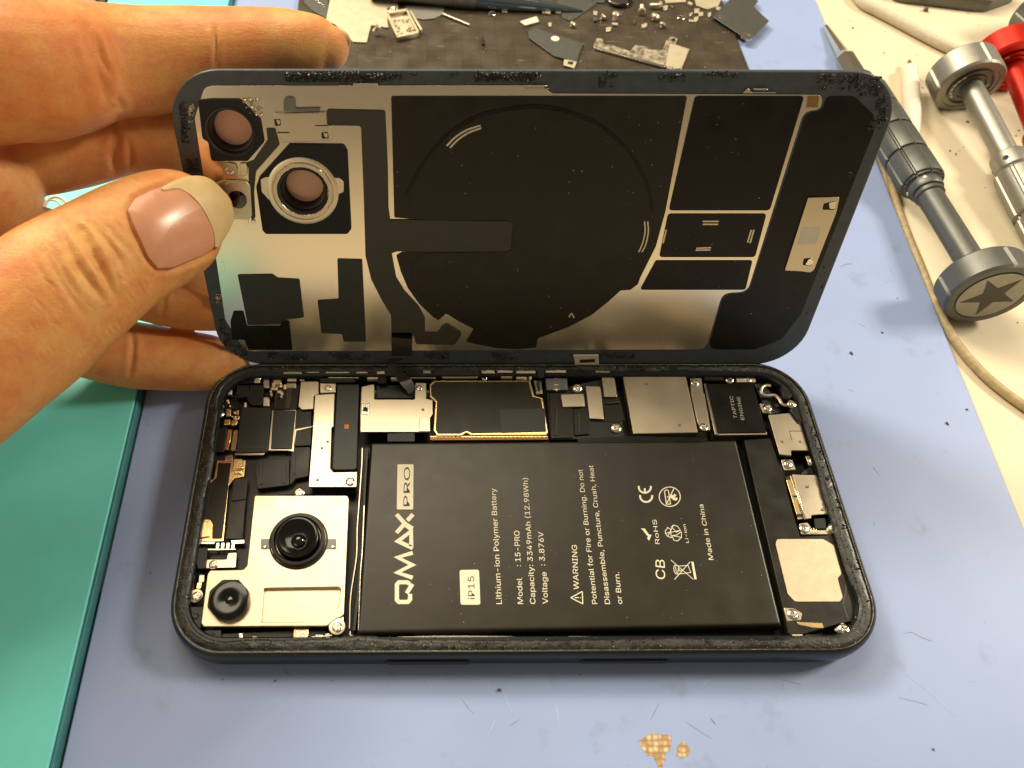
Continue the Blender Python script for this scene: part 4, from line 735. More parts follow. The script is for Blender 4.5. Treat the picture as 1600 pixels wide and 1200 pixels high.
# flex cable running from the cover down into the phone: joins both, hangs from the cover
def band(name, m, left, right, parent=None, k=5):
    a, b = spline(left, k), spline(right, k); bm = bmesh.new(); A = [bm.verts.new(p) for p in a]; B = [bm.verts.new(p) for p in b]
    for i in range(len(A)-1): bm.faces.new((A[i], A[i+1], B[i+1], B[i]))
    g = bm.faces[:]; 
    bmesh.ops.solidify(bm, geom=g, thickness=.02); me = bpy.data.meshes.new(name); bm.to_mesh(me); bm.free(); autosmooth(me, 60); return link(name, me, m, parent)
LI = LIDM.inverted()
def lw(px, py, n): q = lidp(px, py, n); return Vector((*q, n))
def lg(px, py, z): return LI @ at(px, py, z)
def ld(px, py, d): return LI @ ray(px, py, d)
band('ribbon_cable', M['flex'], [lw(612, 520, .055), lw(612, 548, .06), ld(610, 557, 18.35), ld(604, 567, 18.25), ld(608, 576, 18.3), ld(622, 595, 18.45), ld(636, 612, 18.5), ld(638, 617, 18.5)], [lw(643, 520, .055), lw(644, 550, .06), ld(641, 556, 18.45), ld(628, 562, 18.55), ld(618, 571, 18.6), ld(640, 590, 18.65), ld(648, 604, 18.6), ld(645, 616, 18.55)], lid)
# ================================================================== THINGS ON THE STEEL PLATE
wp = prism('steel_plate', M['workplate'], gp([(468, -12), (1123, -12), (1173, 113), (1175, 122), (452, 122)], .14), .002, .14, r=.05, bevel=.02); tag(wp, 'dark brown steel work plate with an engraved grid behind the cover', 'work plate')
PZ = .145
def thing_plate(name, label, cat, m, pts, z0=.0, th=.03, r=.03, group=None, holes=(), tilt=0.0):
    c = gp(pts, PZ); cx = sum(p[0] for p in c)/len(c); cy = sum(p[1] for p in c)/len(c)
    e = empty(name, (cx, cy, PZ+z0), label, cat, group); prism('plate', M[m], [(x-cx, y-cy) for x, y in c], 0, th, e, r, .008, holes)
    e.rotation_euler = (tilt, tilt*.5, 0); return e
def sub(e, name, m, pts, z0, z1, r=.03, holes=(), bevel=.006): return prism(name, M[m], [(x-e.location.x, y-e.location.y) for x, y in gp(pts, PZ)], z0, z1, e, r, bevel, holes)
GR = 'loose shield plates on the steel plate'
e = thing_plate('shield_plate', 'large plain silver shield plate nearest the index fingertip', 'metal plate', 'tin', [(517, -4), (509, 34), (524, 40), (552, 67), (573, 68), (580, 41), (607, 45), (605, 30), (622, 27), (622, -3)], .0, .05, group=GR)
p = at(612, 18, PZ); lathe('eyelet', M['bright'], [(.16, .05), (.17, .09), (.13, .10), (.09, .08), (.09, .05)], e, loc=(p.x-e.location.x, p.y-e.location.y, 0), n=20)
e = thing_plate('shield_plate', 'small slotted dark plate partly under the big silver plate', 'metal plate', 'steel_dark', [(474, 4), (480, -4), (512, -4), (513, 12), (509, 30), (486, 16)], .0, .04, group=GR); sub(e, 'slot', 'bright', [(494, -2), (511, 10), (509, 12), (493, 1)], .035, .045)
e = thing_plate('metal_can', 'open square gold toned metal can with textured floor', 'metal can', 'tin', [(605, 26), (635, 21), (653, 57), (621, 64)], .0, .03, r=.01)
for k in range(26):
    a, b = random.random(), random.random(); px = 611+a*30+b*10; py = 32-a*3+b*24; sub(e, 'solder_block', random.choice(['tin', 'gold', 'solder']), [(px-2, py-1), (px+2, py-1.5), (px+2.4, py+1.4), (px-1.6, py+2)], .025, .05+random.random()*.02, r=.01)
for w in ([(604, 25), (636, 20), (637, 23), (605, 28)], [(604, 26), (607, 26), (623, 63), (620, 64)], [(634, 21), (637, 22), (655, 56), (652, 57)], [(640, 22), (643, 24), (660, 52), (657, 54)], [(620, 62), (652, 55), (653, 58), (621, 65)]): sub(e, 'can_wall', 'tin', w, .0, .17, r=0)
e = thing_plate('shield_plate', 'half round grey plate tucked under the knurled scribe', 'metal plate', 'steel_pale', [(632, 10), (638, 22), (648, 29), (662, 32), (678, 30), (692, 23), (695, 12)], .0, .04, r=.1, group=GR)
def rod(name, label, cat, m, a, b, r, z=.05): 
    A, B = at(*a, PZ), at(*b, PZ); c = (A+B)/2; e = link(name, tube_mesh(name, [(A-c)+Vector((0, 0, z)), (B-c)+Vector((0, 0, z))], r, 10), m); e.location = c; return tag(e, label, cat)
rod('metal_pin', 'thin straight silver pin pointing right from the half round plate', 'pin', M['bright'], (692, 24), (733, 41), .045)
e = thing_plate('shield_plate', 'dark wedge shaped shield plate with one bright dot', 'metal plate', 'steel_dark', [(825, 50), (838, 47), (911, 70), (900, 99), (884, 95), (866, 90), (826, 61)], .03, .035, group=GR)
p = at(867, 63, PZ); lathe('bright_dot', M['print'], [(.15, .035), (.15, .042), (0, .043)], e, loc=(p.x-e.location.x, p.y-e.location.y, 0), n=20); sub(e, 'lug', 'tin', [(881, 95), (901, 98), (897, 109), (880, 104)], .0, .03); sub(e, 'lug_hole', 'dark', [(887, 98), (896, 99), (894, 104), (886, 102)], .026, .034)
e = thing_plate('foam_tab', 'small white tab beside the dark wedge shaped plate', 'tab', 'print', [(812, 36), (838, 28), (842, 36), (820, 42)], .02, .05)
lhole = circ(tuple(at(1052, 64, PZ)[:2]), .10, 18)
c_pts = [(926, 75), (932, 61), (942, 63), (942, 70), (956, 72), (984, 82), (992, 72), (1010, 75), (1012, 79), (1034, 80), (1041, 64), (1049, 58), (1058, 63), (1055, 71), (1077, 78), (1064, 111), (1050, 111), (1037, 106), (935, 78)]
cg = gp(c_pts, PZ); ccx = sum(q[0] for q in cg)/len(cg); ccy = sum(q[1] for q in cg)/len(cg)
e = empty('metal_bracket', (ccx, ccy, PZ), 'long silver bracket with a screw eye, flecked with solder', 'bracket')
M['flecked'] = mat('flecked_silver', (.72, .64, .48), .45, .6, .1, 40, 1, 7, col2=(.16, .13, .10), detail=6)
prism('plate', M['flecked'], [(x-ccx, y-ccy) for x, y in cg], 0, .05, e, .03, .01, ([(x-ccx, y-ccy) for x, y in lhole],)); sub(e, 'flat_end', 'tin', [(1046, 70), (1076, 79), (1064, 110), (1039, 105)], .05, .058); sub(e, 'folded_rim', 'bright', [(926, 75), (935, 78), (1037, 106), (1036, 108), (927, 78)], .0, .1, r=0); sub(e, 'hook', 'tin', [(1052, 103), (1066, 103), (1062, 110), (1051, 111)], .055, .09)
e = thing_plate('shield_plate', 'dark stepped shield plate overhanging the right corner of the steel plate', 'metal plate', 'steel_dark', [(1145, -3), (1176, -3), (1183, 6), (1176, 15), (1200, 37), (1172, 66), (1157, 60), (1112, 30)], .08, .03, group=GR)
p = at(1165, 61, PZ); lathe('screw_eye', M['bright'], [(.22, .0), (.22, .03), (.12, .04), (.08, .02), (.08, 0)], e, loc=(p.x-e.location.x, p.y-e.location.y, .0), n=18); p = at(1127, 30, PZ); lathe('bright_dot', M['bright'], [(.12, .03), (.10, .06), (0, .065)], e, loc=(p.x-e.location.x, p.y-e.location.y, 0), n=14)
thing_plate('shield_plate', 'dark diamond shaped plate under the scribe point', 'metal plate', 'steel_dark', [(868, -3), (915, -3), (932, 7), (892, 34), (880, 30)], .0, .04, group=GR)
thing_plate('shield_plate', 'bright bent shield plate at the back edge, near the dark stepped plate', 'metal plate', 'tin', [(1083, -6), (1130, -6), (1122, 10), (1104, 16), (1088, 10)], .0, .05, group=GR)
thing_plate('shield_plate', 'bright narrow shield strip at the back edge, right of the rubber ring', 'metal plate', 'tin', [(1036, -8), (1068, -6), (1072, 4), (1040, 6)], .0, .04, group=GR)
thing_plate('shield_plate', 'dark square shield plate at the back edge, left of the rubber ring', 'metal plate', 'steel_dark', [(925, -8), (950, -8), (944, 6), (928, 5)], .0, .04, group=GR)
# o-ring
bm = bmesh.new(); NR, nr = 40, 10
vs = [[bm.verts.new(((.42+.075*math.cos(2*math.pi*j/nr))*math.cos(2*math.pi*i/NR), (.42+.075*math.cos(2*math.pi*j/nr))*math.sin(2*math.pi*i/NR), .075+.075*math.sin(2*math.pi*j/nr))) for j in range(nr)] for i in range(NR)]
for i in range(NR):
    for j in range(nr): bm.faces.new((vs[i][j], vs[(i+1) % NR][j], vs[(i+1) % NR][(j+1) % nr], vs[i][(j+1) % nr]))
bmesh.ops.recalc_face_normals(bm, faces=bm.faces); me = bpy.data.meshes.new('rubber_ring'); bm.to_mesh(me); bm.free(); autosmooth(me, 80); o = link('rubber_ring', me, M['lens']); o.location = at(967, 2, PZ); tag(o, 'black rubber ring lying on the steel plate', 'ring')
# loose screws
def loose_screw(px, py, az, tilt, L, r, label, standing=False):
    prof = [(0, 0), (r*.42, 0)]+[(r*(.42 if k % 2 else .52), L*.1+k*L*.8/9) for k in range(10)]+[(r*.5, L), (r, L), (r, L+r*.45), (r*.85, L+r*.6), (r*.4, L+r*.6), (r*.3, L+r*.4), (0, L+r*.4)]
    me = lathe_mesh('screw_body', prof, 16); autosmooth(me, 30); o = link('loose_screw', me, M['solder']); o.location = at(px, py, PZ)+Vector((0, 0, 0 if standing else r))
    o.rotation_euler = (0, tilt, az); tag(o, label, 'screw', 'loose screws on the steel plate'); return o
loose_screw(1001, 14, -1.7, math.pi/2, .35, .14, 'loose screw lying head up nearest the rubber ring'); loose_screw(1014, 13, 0, math.pi/2, .35, .13, 'loose screw lying sideways right of the rubber ring')
loose_screw(1021, 32, .6, .35, .12, .16, 'short loose screw standing below the sideways screw', True); loose_screw(959, 32, .2, .1, .22, .12, 'small loose screw standing alone below the rubber ring', True); loose_screw(584, 55, .4, .9, .2, .14, 'loose screw between the silver plate and the gold can'); loose_screw(1032, 44, .9, .8, .12, .12, 'tiny loose screw above the long bracket', True)
loose_screw(892, 42, .3, .5, .1, .11, 'tiny loose screw right of the white tab', True); loose_screw(938, 31, .3, .7, .14, .10, 'tiny loose screw above the long bracket end', True)
for px, py, lab in ((768, 22, 'small silver washer left of the pair by the scribe'), (1064, 28, 'small silver washer at the right of the screws')):
    o = lathe('washer', M['bright'], [(.09, .0), (.15, .0), (.155, .03), (.14, .045), (.10, .045), (.09, .03), (.09, 0)], None, n=20); o.location = at(px, py, PZ); tag(o, lab, 'washer')
for px, py, w, h, lab in ((788, 18, 10, 6, 'little bright clip beside the washer'), (1080, 34, 9, 4, 'little bright clip left of the dark stepped plate'), (1122, 15, 8, 6, 'little bright clip above the dark stepped plate corner'), (872, 20, 10, 5, 'little bright clip under the scribe point'), (849, 20, 6, 6, 'little bright crumb under the scribe blade'), (930, 22, 7, 7, 'dull metal crumb right of the diamond plate'), (859, 40, 6, 7, 'bright crumb above the dark wedge plate')):
    e = thing_plate('metal_clip', lab, 'metal scrap', 'solder', [(px-w/2, py-h/2), (px+w/2, py-h/2+1), (px+w/2-1, py+h/2), (px-w/2+1, py+h/2-1)], .0, .05, r=.03)
for k in range(16):
    px, py = random.choice(((850, 30), (905, 20), (950, 40), (990, 30), (1040, 20), (1070, 15), (1095, 25))); px += random.uniform(-22, 22); py += random.uniform(-12, 14); w, h = random.uniform(2, 5), random.uniform(1.5, 3.5); k_ = random.uniform(-2, 2)
    e = prism('metal_crumb', M[random.choice(['solder', 'tin', 'steel'])], gp([(px-w, py-h+k_), (px+w, py-h-k_), (px+w-1, py+h-k_), (px-w+1, py+h+k_)], PZ), PZ, PZ+random.uniform(.03, .10), r=.03, bevel=.012); tag(e, 'tiny bright metal crumb among the scraps at the back of the steel plate', 'metal scrap', 'metal crumbs on the steel plate')
rod('black_pin', 'tiny black pin standing out on bare steel plate', 'pin', M['plastic'], (753, 61), (755, 72), .05)
gl = []
for k in range(60):
    p = at(random.uniform(500, 1150), random.uniform(25, 108), PZ); gl.append((p.x, p.y, PZ+.004, random.uniform(.006, .02)))
o = lumps('metal_dust', M['print'], gl); tag(o, 'fine bright metal dust scattered over the steel plate', 'dust', kind='stuff')
# scribe with knurled grip
def axis_mat(A, B):
    z = (B-A).normalized(); x = z.cross(Vector((0, 0, 1))); x.normalize(); y = z.cross(x)
    m = Matrix((x, y, z)).transposed().to_4x4(); m.translation = A; return m
A, B = at(600, -18, .55), at(911, 17, .22); mtx = axis_mat(A, B); Lt = (B-A).length
sc_e = empty('scribe', matrix=mtx, label='blue grey steel scribe with knurled grip lying across the plate', cat='hand tool')
lathe('knurled_grip', M['steel_pale'], [(0, -.5), (.36, -.5)]+[(.38+.012*(k % 2), -.45+k*.065) for k in range(60)]+[(.37, 3.5)], sc_e, n=60, fn=lambda a, i: 1+.03*(1 if (int(round(a/(2*math.pi)*60))+i) % 2 else -1), deg=5, matrix=Matrix.Identity(4))
M['bluesteel'] = mat('blue_steel', (.30, .38, .42), .2, 1, .03, 30)
lathe('blade', M['bluesteel'], [(.37, 3.5), (.36, 3.7), (.34, 4.4), (.25, 5.6), (.12, 6.8), (.03, Lt), (0, Lt)], sc_e, n=32, matrix=Matrix.Identity(4))
# ================================================================== SCREWDRIVERS, CABLES ON THE TABLE
def driver(name, A, B, label, m_grip, m_shaft, m_cap, stations, m_tip=None):
    mt = axis_mat(A, B); L = (B-A).length; return empty(name, matrix=mt, label=label, cat='screwdriver', group='screwdrivers lying on the bench'), L
I4 = Matrix.Identity(4)
def flute(nf, dep): return lambda a, i: 1-dep*(1 if (a*nf/(2*math.pi)) % 1 < .16 else 0)
def cap_parts(e, z0, z1, r, m, notch=4):
    f = lambda a, i: 1-.05*(1 if (a*notch/(2*math.pi)) % 1 < .035 else 0) if i in (2, 3, 4, 5) else 1
    return lathe('cap', M[m], [(0, z0), (r*.93, z0), (r, z0+.08), (r, z0+.3), (r, z1-.3), (r, z1-.08), (r*.95, z1), (r*.80, z1), (r*.79, z1-.03), (0, z1-.03)], e, n=112, matrix=I4, fn=f, deg=25)
# S1: dark driver with the star cap
B1 = at(1549, 462, .98); A1 = at(1290, 42, .05); e, L = driver('screwdriver', A1, B1, 'dark grey screwdriver with a star on its round cap, beside the phone cover', 0, 0, 0, 0)
def tpos(px, py):
    best = min(range(0, 401), key=lambda k: (Vector(topx(A1.lerp(B1, k/400)))-Vector((px, py))).length); return L*best/400
lathe('bit', M['bright'], [(0, 0), (.10, 0), (.13, .5), (.20, tpos(1316, 85)), (.2, tpos(1318, 88))], e, n=8, matrix=I4, deg=20); lathe('bit_collar', M['bright'], [(.22, tpos(1316, 86)), (.31, tpos(1320, 92)), (.31, tpos(1345, 125)), (0, tpos(1345, 125))], e, n=6, matrix=I4, deg=10)
g0, g1 = tpos(1352, 135), tpos(1452, 285)
lathe('nose_ring', M['steel_dark'], [(0, g0-.5), (.38, g0-.5), (.42, g0-.4), (.42, g0+.1), (.36, g0+.2)], e, n=32, matrix=I4)
gp_ = [(.34, g0+.1), (.52, g0+.2)]
zz = g0+.25; seg = (g1-g0-.3)/4
for k in range(4): gp_ += [(.59, zz+.05), (.61, zz+.12), (.61, zz+seg-.12), (.59, zz+seg-.05), (.53, zz+seg-.03), (.53, zz+seg+.03)]; zz += seg
gp_ += [(.48, zz+.05), (.3, zz+.05)]
lathe('grip', M['steel_dark'], gp_, e, n=120, matrix=I4, fn=lambda a, i: 1-.09*(1 if (a*8/(2*math.pi)) % 1 < .13 else 0), deg=22)
lathe('neck_ring', M['steel_dark'], [(.3, g1-.08), (.44, g1-.05), (.46, g1), (.46, g1+.22), (.43, g1+.30), (.37, g1+.32), (.37, g1+.36), (.40, g1+.38), (.40, g1+.48), (.34, g1+.52)], e, n=40, matrix=I4)
for k in range(4): 
    a = k*math.pi/2+.5; me = lathe_mesh('ring_hole', [(.055, 0), (.05, .02), (0, .01)], 12); me.transform(Matrix.Rotation(a, 4, 'Z') @ Matrix.Translation((.457, 0, g1+.11)) @ Matrix.Rotation(math.pi/2, 4, 'Y')); link('ring_hole', me, M['print'], e)
lathe('shaft', M['steel_dark'], [(.345, g1+.45), (.345, L-.5)], e, n=40, matrix=I4)
cap_parts(e, L-.8, L, 1.08, 'steel_dark')
me = lathe_mesh('cap_disc', [(.82, L-.025), (.82, L+.012), (0, L+.012)], 48); link('cap_disc', me, M['print_grey' if 0 else 'steel_pale'], e)
star = [((.74 if k % 2 == 0 else .29)*math.cos(math.radians(36*k+20)), (.74 if k % 2 == 0 else .29)*math.sin(math.radians(36*k+20))) for k in range(10)]
link('star_mark', curve_mesh('star_mark', [star], L+.013, L+.018), M['print_dark'], e)
# S2: pale driver, cap away from us
def driver2(C, D, label, m, rc=1.03, text_m='print', lett=True):
    e, L = driver('screwdriver', C, D, label, 0, 0, 0, 0)
    cap_parts(e, -.02, .95, rc, m, 4)
    lathe('bearing_face', M['steel' if m != 'red' else m], [(rc*.66, .96), (rc*.66, .985), (rc*.62, .985), (rc*.60, .93), (rc*.48, .93), (rc*.47, .98), (rc*.42, .985), (rc*.40, .95), (.28, .95)], e, n=48, matrix=I4)
    for k in range(9 if lett else 0):                # printed blocks round the cap face
        a = math.radians(-40+k*(17 if k < 6 else 17)+(90 if k > 5 else 0)); 
        me = curve_mesh('face_mark', [[(-.04, -.06), (.04, -.06), (.04, .06), (-.04, .06)]], .932, .94); me.transform(Matrix.Rotation(a, 4, 'Z') @ Matrix.Translation((rc*.54, 0, 0))); link('face_mark', me, M[text_m], e)
    lathe('shaft', M[m], [(.335, .9), (.335, 4.2)], e, n=40, matrix=I4)
    lathe('neck_ring', M[m], [(.335, 4.0), (.47, 4.02), (.49, 4.1), (.49, 4.55), (.45, 4.6), (.335, 4.62)], e, n=40, matrix=I4)
    for k in range(4): me = lathe_mesh('ring_hole', [(.08, 0), (.075, .012), (0, .004)], 14); me.transform(Matrix.Rotation(k*math.pi/2+.9, 4, 'Z') @ Matrix.Translation((.488, 0, 4.33)) @ Matrix.Rotation(math.pi/2, 4, 'Y')); link('ring_hole', me, M['dark'], e)
    g = [(.335, 4.6), (.53, 4.66), (.60, 4.75)]; zz = 4.8
    for k in range(3): g += [(.61, zz), (.61, zz+1.45), (.53, zz+1.5), (.53, zz+1.6)]; zz += 1.65
    g += [(.5, zz), (.25, zz+.1), (.12, zz+3), (0, zz+3)]
    lathe('grip', M[m], g, e, n=120, matrix=I4, fn=(lambda a, i: 1-.08*(1 if (a*(8 if m != 'red' else 24)/(2*math.pi)) % 1 < (.2 if m != 'red' else .4) else 0) if 1 < i < 15 else 1), deg=22)
    return e
C2 = at(1500, 105, .85); d2 = (at(1568, 236, .72)-at(1508, 122, 1.0)).normalized(); driver2(C2, C2+d2*10, 'pale grey screwdriver with bearing cap, between the dark and red screwdrivers', 'steel_pale')
C3 = at(1571, 76, .85); d3 = (d2+Vector((-.12, -.02, 0))).normalized(); driver2(C3, C3+d3*10, 'bright red screwdriver right of the pale grey one', 'red')
C4 = at(1620, 8, .85); driver2(C4, C4+Vector((d2.x+.35, d2.y, d2.z)).normalized()*10, 'grey screwdriver cap cut by the top right corner', 'steel', lett=False)
# probe with metal tip
A5, B5 = at(1421, 95, .05), at(1428, 212, .15); e = empty('probe', matrix=axis_mat(A5, B5), label='white plastic probe with a bare metal tip, behind the dark screwdriver', cat='probe'); Lp = (B5-A5).length
lathe('metal_tip', M['brown'], [(0, 0), (.05, 0), (.08, .2), (.11, .45), (.10, .46)], e, n=14, matrix=I4); lathe('sleeve', M['white_plastic'], [(.09, .42), (.20, .46), (.255, .56), (.26, 1.5), (.25, 1.52), (.25, 1.56), (.26, 1.58), (.25, Lp*.75), (.17, Lp), (0, Lp)], e, n=28, matrix=I4)
def cable(name, m, px, r, label, z=None):
    pts = [at(x, y, TZ+r) for x, y in px]; c = pts[len(pts)//2]; o = link(name, tube_mesh(name, spline([p-c for p in pts], 8), r, 14), M[m]); o.location = c; return tag(o, label, 'cable')
cable('cable', 'braid', [(1330, -22), (1347, 3), (1372, 17), (1397, 30), (1442, 54), (1478, 72), (1510, 84), (1560, 96)], .19, 'thick white sleeved cable running to the pale screwdriver cap')
cable('cable', 'tan_cable', [(1388, 255), (1396, 300), (1404, 328), (1420, 372), (1440, 420), (1463, 478), (1492, 532), (1530, 578), (1570, 613), (1625, 652)], .12, 'thin tan cable running along the right edge of the mat')
tr = prism('storage_tray', M['steel_dark'], gp([(1385, -6), (1525, 11), (1545, 12), (1590, -4), (1500, -60)], 0), TZ, TZ+.5, r=.3, bevel=.05); tag(tr, 'dark grey tray edge at the top right behind the cables', 'tray')
ls = []
for k in range(40):
    p = at(random.uniform(1290, 1600), random.uniform(10, 520), TZ)
    if p.x > 13.0+0*p.y: ls.append((p.x, p.y, TZ+.006, random.uniform(.01, .035)))
for px, py, r in ((1446, 17, .16), (1332, 44, .05), (1512, 191, .07), (1493, 241, .05), (1484, 236, .05), (1432, 87, .03), (1381, 83, .03)): p = at(px, py, TZ); ls.append((p.x, p.y, TZ+.01, r))
o = lumps('dirt_crumbs', M['hair'], ls); tag(o, 'small brown dirt crumbs on the cream bench top', 'dirt', kind='stuff')
# ================================================================== HAND
def chain_mesh(bm, st, ratio=.85, n=28):
    """st: (px, py, depth, half width px[, thickness ratio]) along a finger"""
    P_ = [(Vector((s[0], s[1])), s[2], s[3], s[4] if len(s) > 4 else ratio) for s in st]
    # catmull-rom resample
    vals = [np.array([p.x, p.y, d, h, r]) for p, d, h, r in P_]; vals = [2*vals[0]-vals[1]]+vals+[2*vals[-1]-vals[-2]]; seq = []
    for i in range(1, len(vals)-2):
        for j in range(6):
            t = j/6; a, b, c, d = vals[i-1:i+3]; seq.append(.5*((2*b)+(c-a)*t+(2*a-5*b+4*c-d)*t*t+(3*b-a-3*c+d)*t**3))
    seq.append(vals[-2]); C = [ray(s[0], s[1], s[2]) for s in seq]; R = [s[3]*s[2]/F for s in seq]; rings = []
    # round end caps
    def frame(i):
        t = (C[min(i+1, len(C)-1)]-C[max(i-1, 0)]).normalized(); v = (C[i]-CAM_P).normalized(); s = t.cross(v).normalized(); u = s.cross(t).normalized(); return t, s, u
    full = []
    t0, s0, u0 = frame(0)
    for k in range(5): a = math.pi/2*(1-k/5); full.append((C[0]-t0*R[0]*.9*math.sin(a), s0, u0, max(.02, R[0]*math.cos(a)), seq[0][4]))
    for i in range(len(C)): t, s, u = frame(i); full.append((C[i], s, u, R[i], seq[i][4]))
    t1, s1, u1 = frame(len(C)-1)
    for k in range(1, 6): a = math.pi/2*k/5; full.append((C[-1]+t1*R[-1]*.9*math.sin(a), s1, u1, max(.02, R[-1]*math.cos(a)), seq[-1][4]))
    for c, s, u, r, q in full: rings.append([bm.verts.new(c+s*r*math.cos(2*math.pi*k/n)+u*r*q*math.sin(2*math.pi*k/n)) for k in range(n)])
    for a, b in zip(rings, rings[1:]):
        for k in range(n): bm.faces.new((a[k], a[(k+1) % n], b[(k+1) % n], b[k]))
    bm.faces.new(rings[0]); bm.faces.new(rings[-1])
bm = bmesh.new()
chain_mesh(bm, [(337, 322, 15.62, 29, .6), (321, 328, 15.55, 56, .62), (297, 338, 15.4, 77, .64), (266, 352, 15.2, 88, .68), (215, 377, 14.9, 95, .74), (170, 403, 14.6, 100, .78), (105, 448, 14.2, 111, .8), (45, 497, 13.9, 118, .82), (-15, 538, 13.7, 126, .85), (-110, 590, 13.6, 150, .9), (-260, 640, 13.6, 190, .9)])
chain_mesh(bm, [(514, 76, 15.55, 34, .8), (500, 74, 15.55, 44, .85), (470, 73, 15.6, 51), (425, 74, 15.7, 58), (350, 82, 15.75, 66), (290, 90, 15.75, 74), (225, 96, 15.6, 80), (165, 98, 15.3, 86), (110, 104, 14.9, 100), (55, 108, 14.6, 110), (-10, 108, 14.4, 114), (-120, 130, 14.3, 120), (-260, 240, 14.3, 150)], .95)
chain_mesh(bm, [(420, 232, 17.6, 40), (350, 224, 17.3, 52), (270, 219, 17.0, 54), (215, 216, 16.8, 56), (185, 217, 16.7, 58), (130, 224, 16.5, 66), (70, 232, 16.2, 70), (0, 236, 15.9, 78), (-120, 260, 15.5, 100), (-260, 330, 15.0, 130)], .95)
chain_mesh(bm, [(400, 482, 19.0, 34), (350, 470, 18.7, 48), (290, 460, 18.4, 56), (220, 440, 18.0, 58), (140, 410, 17.5, 62), (50, 390, 17.0, 70), (-60, 390, 16.4, 84), (-200, 420, 15.6, 120)], .95)
chain_mesh(bm, [(365, 562, 19.15, 30), (340, 566, 19.1, 41), (290, 564, 18.95, 48), (230, 558, 18.75, 52), (180, 549, 18.55, 52), (120, 530, 18.2, 56), (40, 500, 17.6, 64), (-70, 470, 16.9, 80), (-200, 470, 16.0, 120)], .95)
for k in range(9):
    f = k/8; c = Vector((-15.5, 2.5, 5.6)).lerp(Vector((-33, -7, 8.5)), f); bmesh.ops.create_uvsphere(bm, u_segments=28, v_segments=16, radius=2.5+.9*f, matrix=Matrix.Translation(c))
for (px, py, d, r, sx) in ((-45, 295, 15.6, 1.35, 1), (-230, 330, 15.2, 2.6, 1), (-260, 520, 15.2, 2.5, 1), (-420, 460, 14.8, 2.8, 1)): bmesh.ops.create_uvsphere(bm, u_segments=28, v_segments=16, radius=r, matrix=Matrix.Translation(ray(px, py, d)))
bmesh.ops.recalc_face_normals(bm, faces=bm.faces); me = bpy.data.meshes.new('hand'); bm.to_mesh(me); bm.free()
ho = bpy.data.objects.new('tmp_hand', me); COL.objects.link(ho)
md = ho.modifiers.new('r', 'REMESH'); md.mode = 'VOXEL'; md.voxel_size = .036
md = ho.modifiers.new('s', 'SMOOTH'); md.factor = .5; md.iterations = 24
bpy.context.view_layer.update(); dg = bpy.context.evaluated_depsgraph_get(); hm = bpy.data.meshes.new_from_object(ho.evaluated_get(dg)); bpy.data.objects.remove(ho); hm.name = 'hand'
# creases: pressed into the surface that faces the camera
co = np.empty(len(hm.vertices)*3); hm.vertices.foreach_get('co', co); co = co.reshape(-1, 3); no = np.empty_like(co).ravel(); hm.vertices.foreach_get('normal', no); no = no.reshape(-1, 3)
Rm = np.array(CAM_R); vv = (co-np.array(CAM_P)) @ Rm; PXY = np.stack([CX+F*vv[:, 0]/-vv[:, 2], CY-F*vv[:, 1]/-vv[:, 2]], 1); DEP = -vv[:, 2]
vd = (co-np.array(CAM_P)); vd /= np.linalg.norm(vd, axis=1)[:, None]; facing = np.clip(-(no*vd).sum(1), 0, 1)
disp = np.zeros(len(co))
def crease(pts, w, depth, dmin, dmax, side=0.0):
    q = spline([(x, y, 0) for x, y in pts], 6); xs = [p[0] for p in pts]; ys = [p[1] for p in pts]; m = 6*w
    idx = np.nonzero((facing > .03) & (DEP > dmin) & (DEP < dmax) & (PXY[:, 0] > min(xs)-m) & (PXY[:, 0] < max(xs)+m) & (PXY[:, 1] > min(ys)-m) & (PXY[:, 1] < max(ys)+m))[0]
    if not len(idx): return
    pp = PXY[idx]; best = np.full(len(idx), 1e9); n = len(q); amp = np.zeros(len(idx))
    for i in range(n-1):
        a = np.array(q[i][:2]); b = np.array(q[i+1][:2]); ab = b-a; t = np.clip(((pp-a) @ ab)/(ab @ ab+1e-9), 0, 1); d = np.linalg.norm(pp-a-t[:, None]*ab, axis=1); f = (i+t)/(n-1)
        k = d < best; best[k] = d[k]; amp[k] = np.sin(np.pi*np.clip(f[k], .02, .98))**.6
    g = np.exp(-(best/w)**2)-.40*np.exp(-((best-w*2.4)/(w*1.4))**2)
    disp[idx] -= depth*amp*g*np.clip(facing[idx]*1.6, 0, 1)
T = lambda pts: [(x/2.4, 200+y/2.4) for x, y in pts]
for pts, w, dp in (([(215, 365), (250, 430), (300, 530), (370, 620), (400, 660)], 4.5, .055), ([(255, 335), (320, 420), (380, 520), (425, 610), (440, 665)], 5, .075), ([(335, 350), (390, 410), (440, 480), (470, 560)], 4, .05), ([(345, 470), (375, 530), (405, 600), (415, 640)], 3.5, .05), ([(380, 350), (430, 405), (480, 470)], 3.2, .03), ([(150, 430), (200, 520), (270, 640), (310, 700)], 3.5, .025), ([(200, 440), (240, 540), (300, 640)], 3, .03), ([(100, 440), (140, 520), (200, 620)], 3, .015), ([(290, 360), (330, 400), (350, 440)], 3, .03), ([(420, 500), (440, 560), (450, 620)], 3, .03)):
    crease(T(pts), w*1.35, dp*.95, 12.5, 16.2)
crease([(199, 326), (205, 350), (220, 385), (236, 412), (246, 423)], 4, .05, 13, 16.2); crease([(246, 424), (272, 421), (320, 401), (345, 382)], 3.5, .05, 13, 16.2); crease([(199, 326), (212, 309), (240, 295), (262, 287), (290, 273)], 3.5, .045, 13, 16.2)
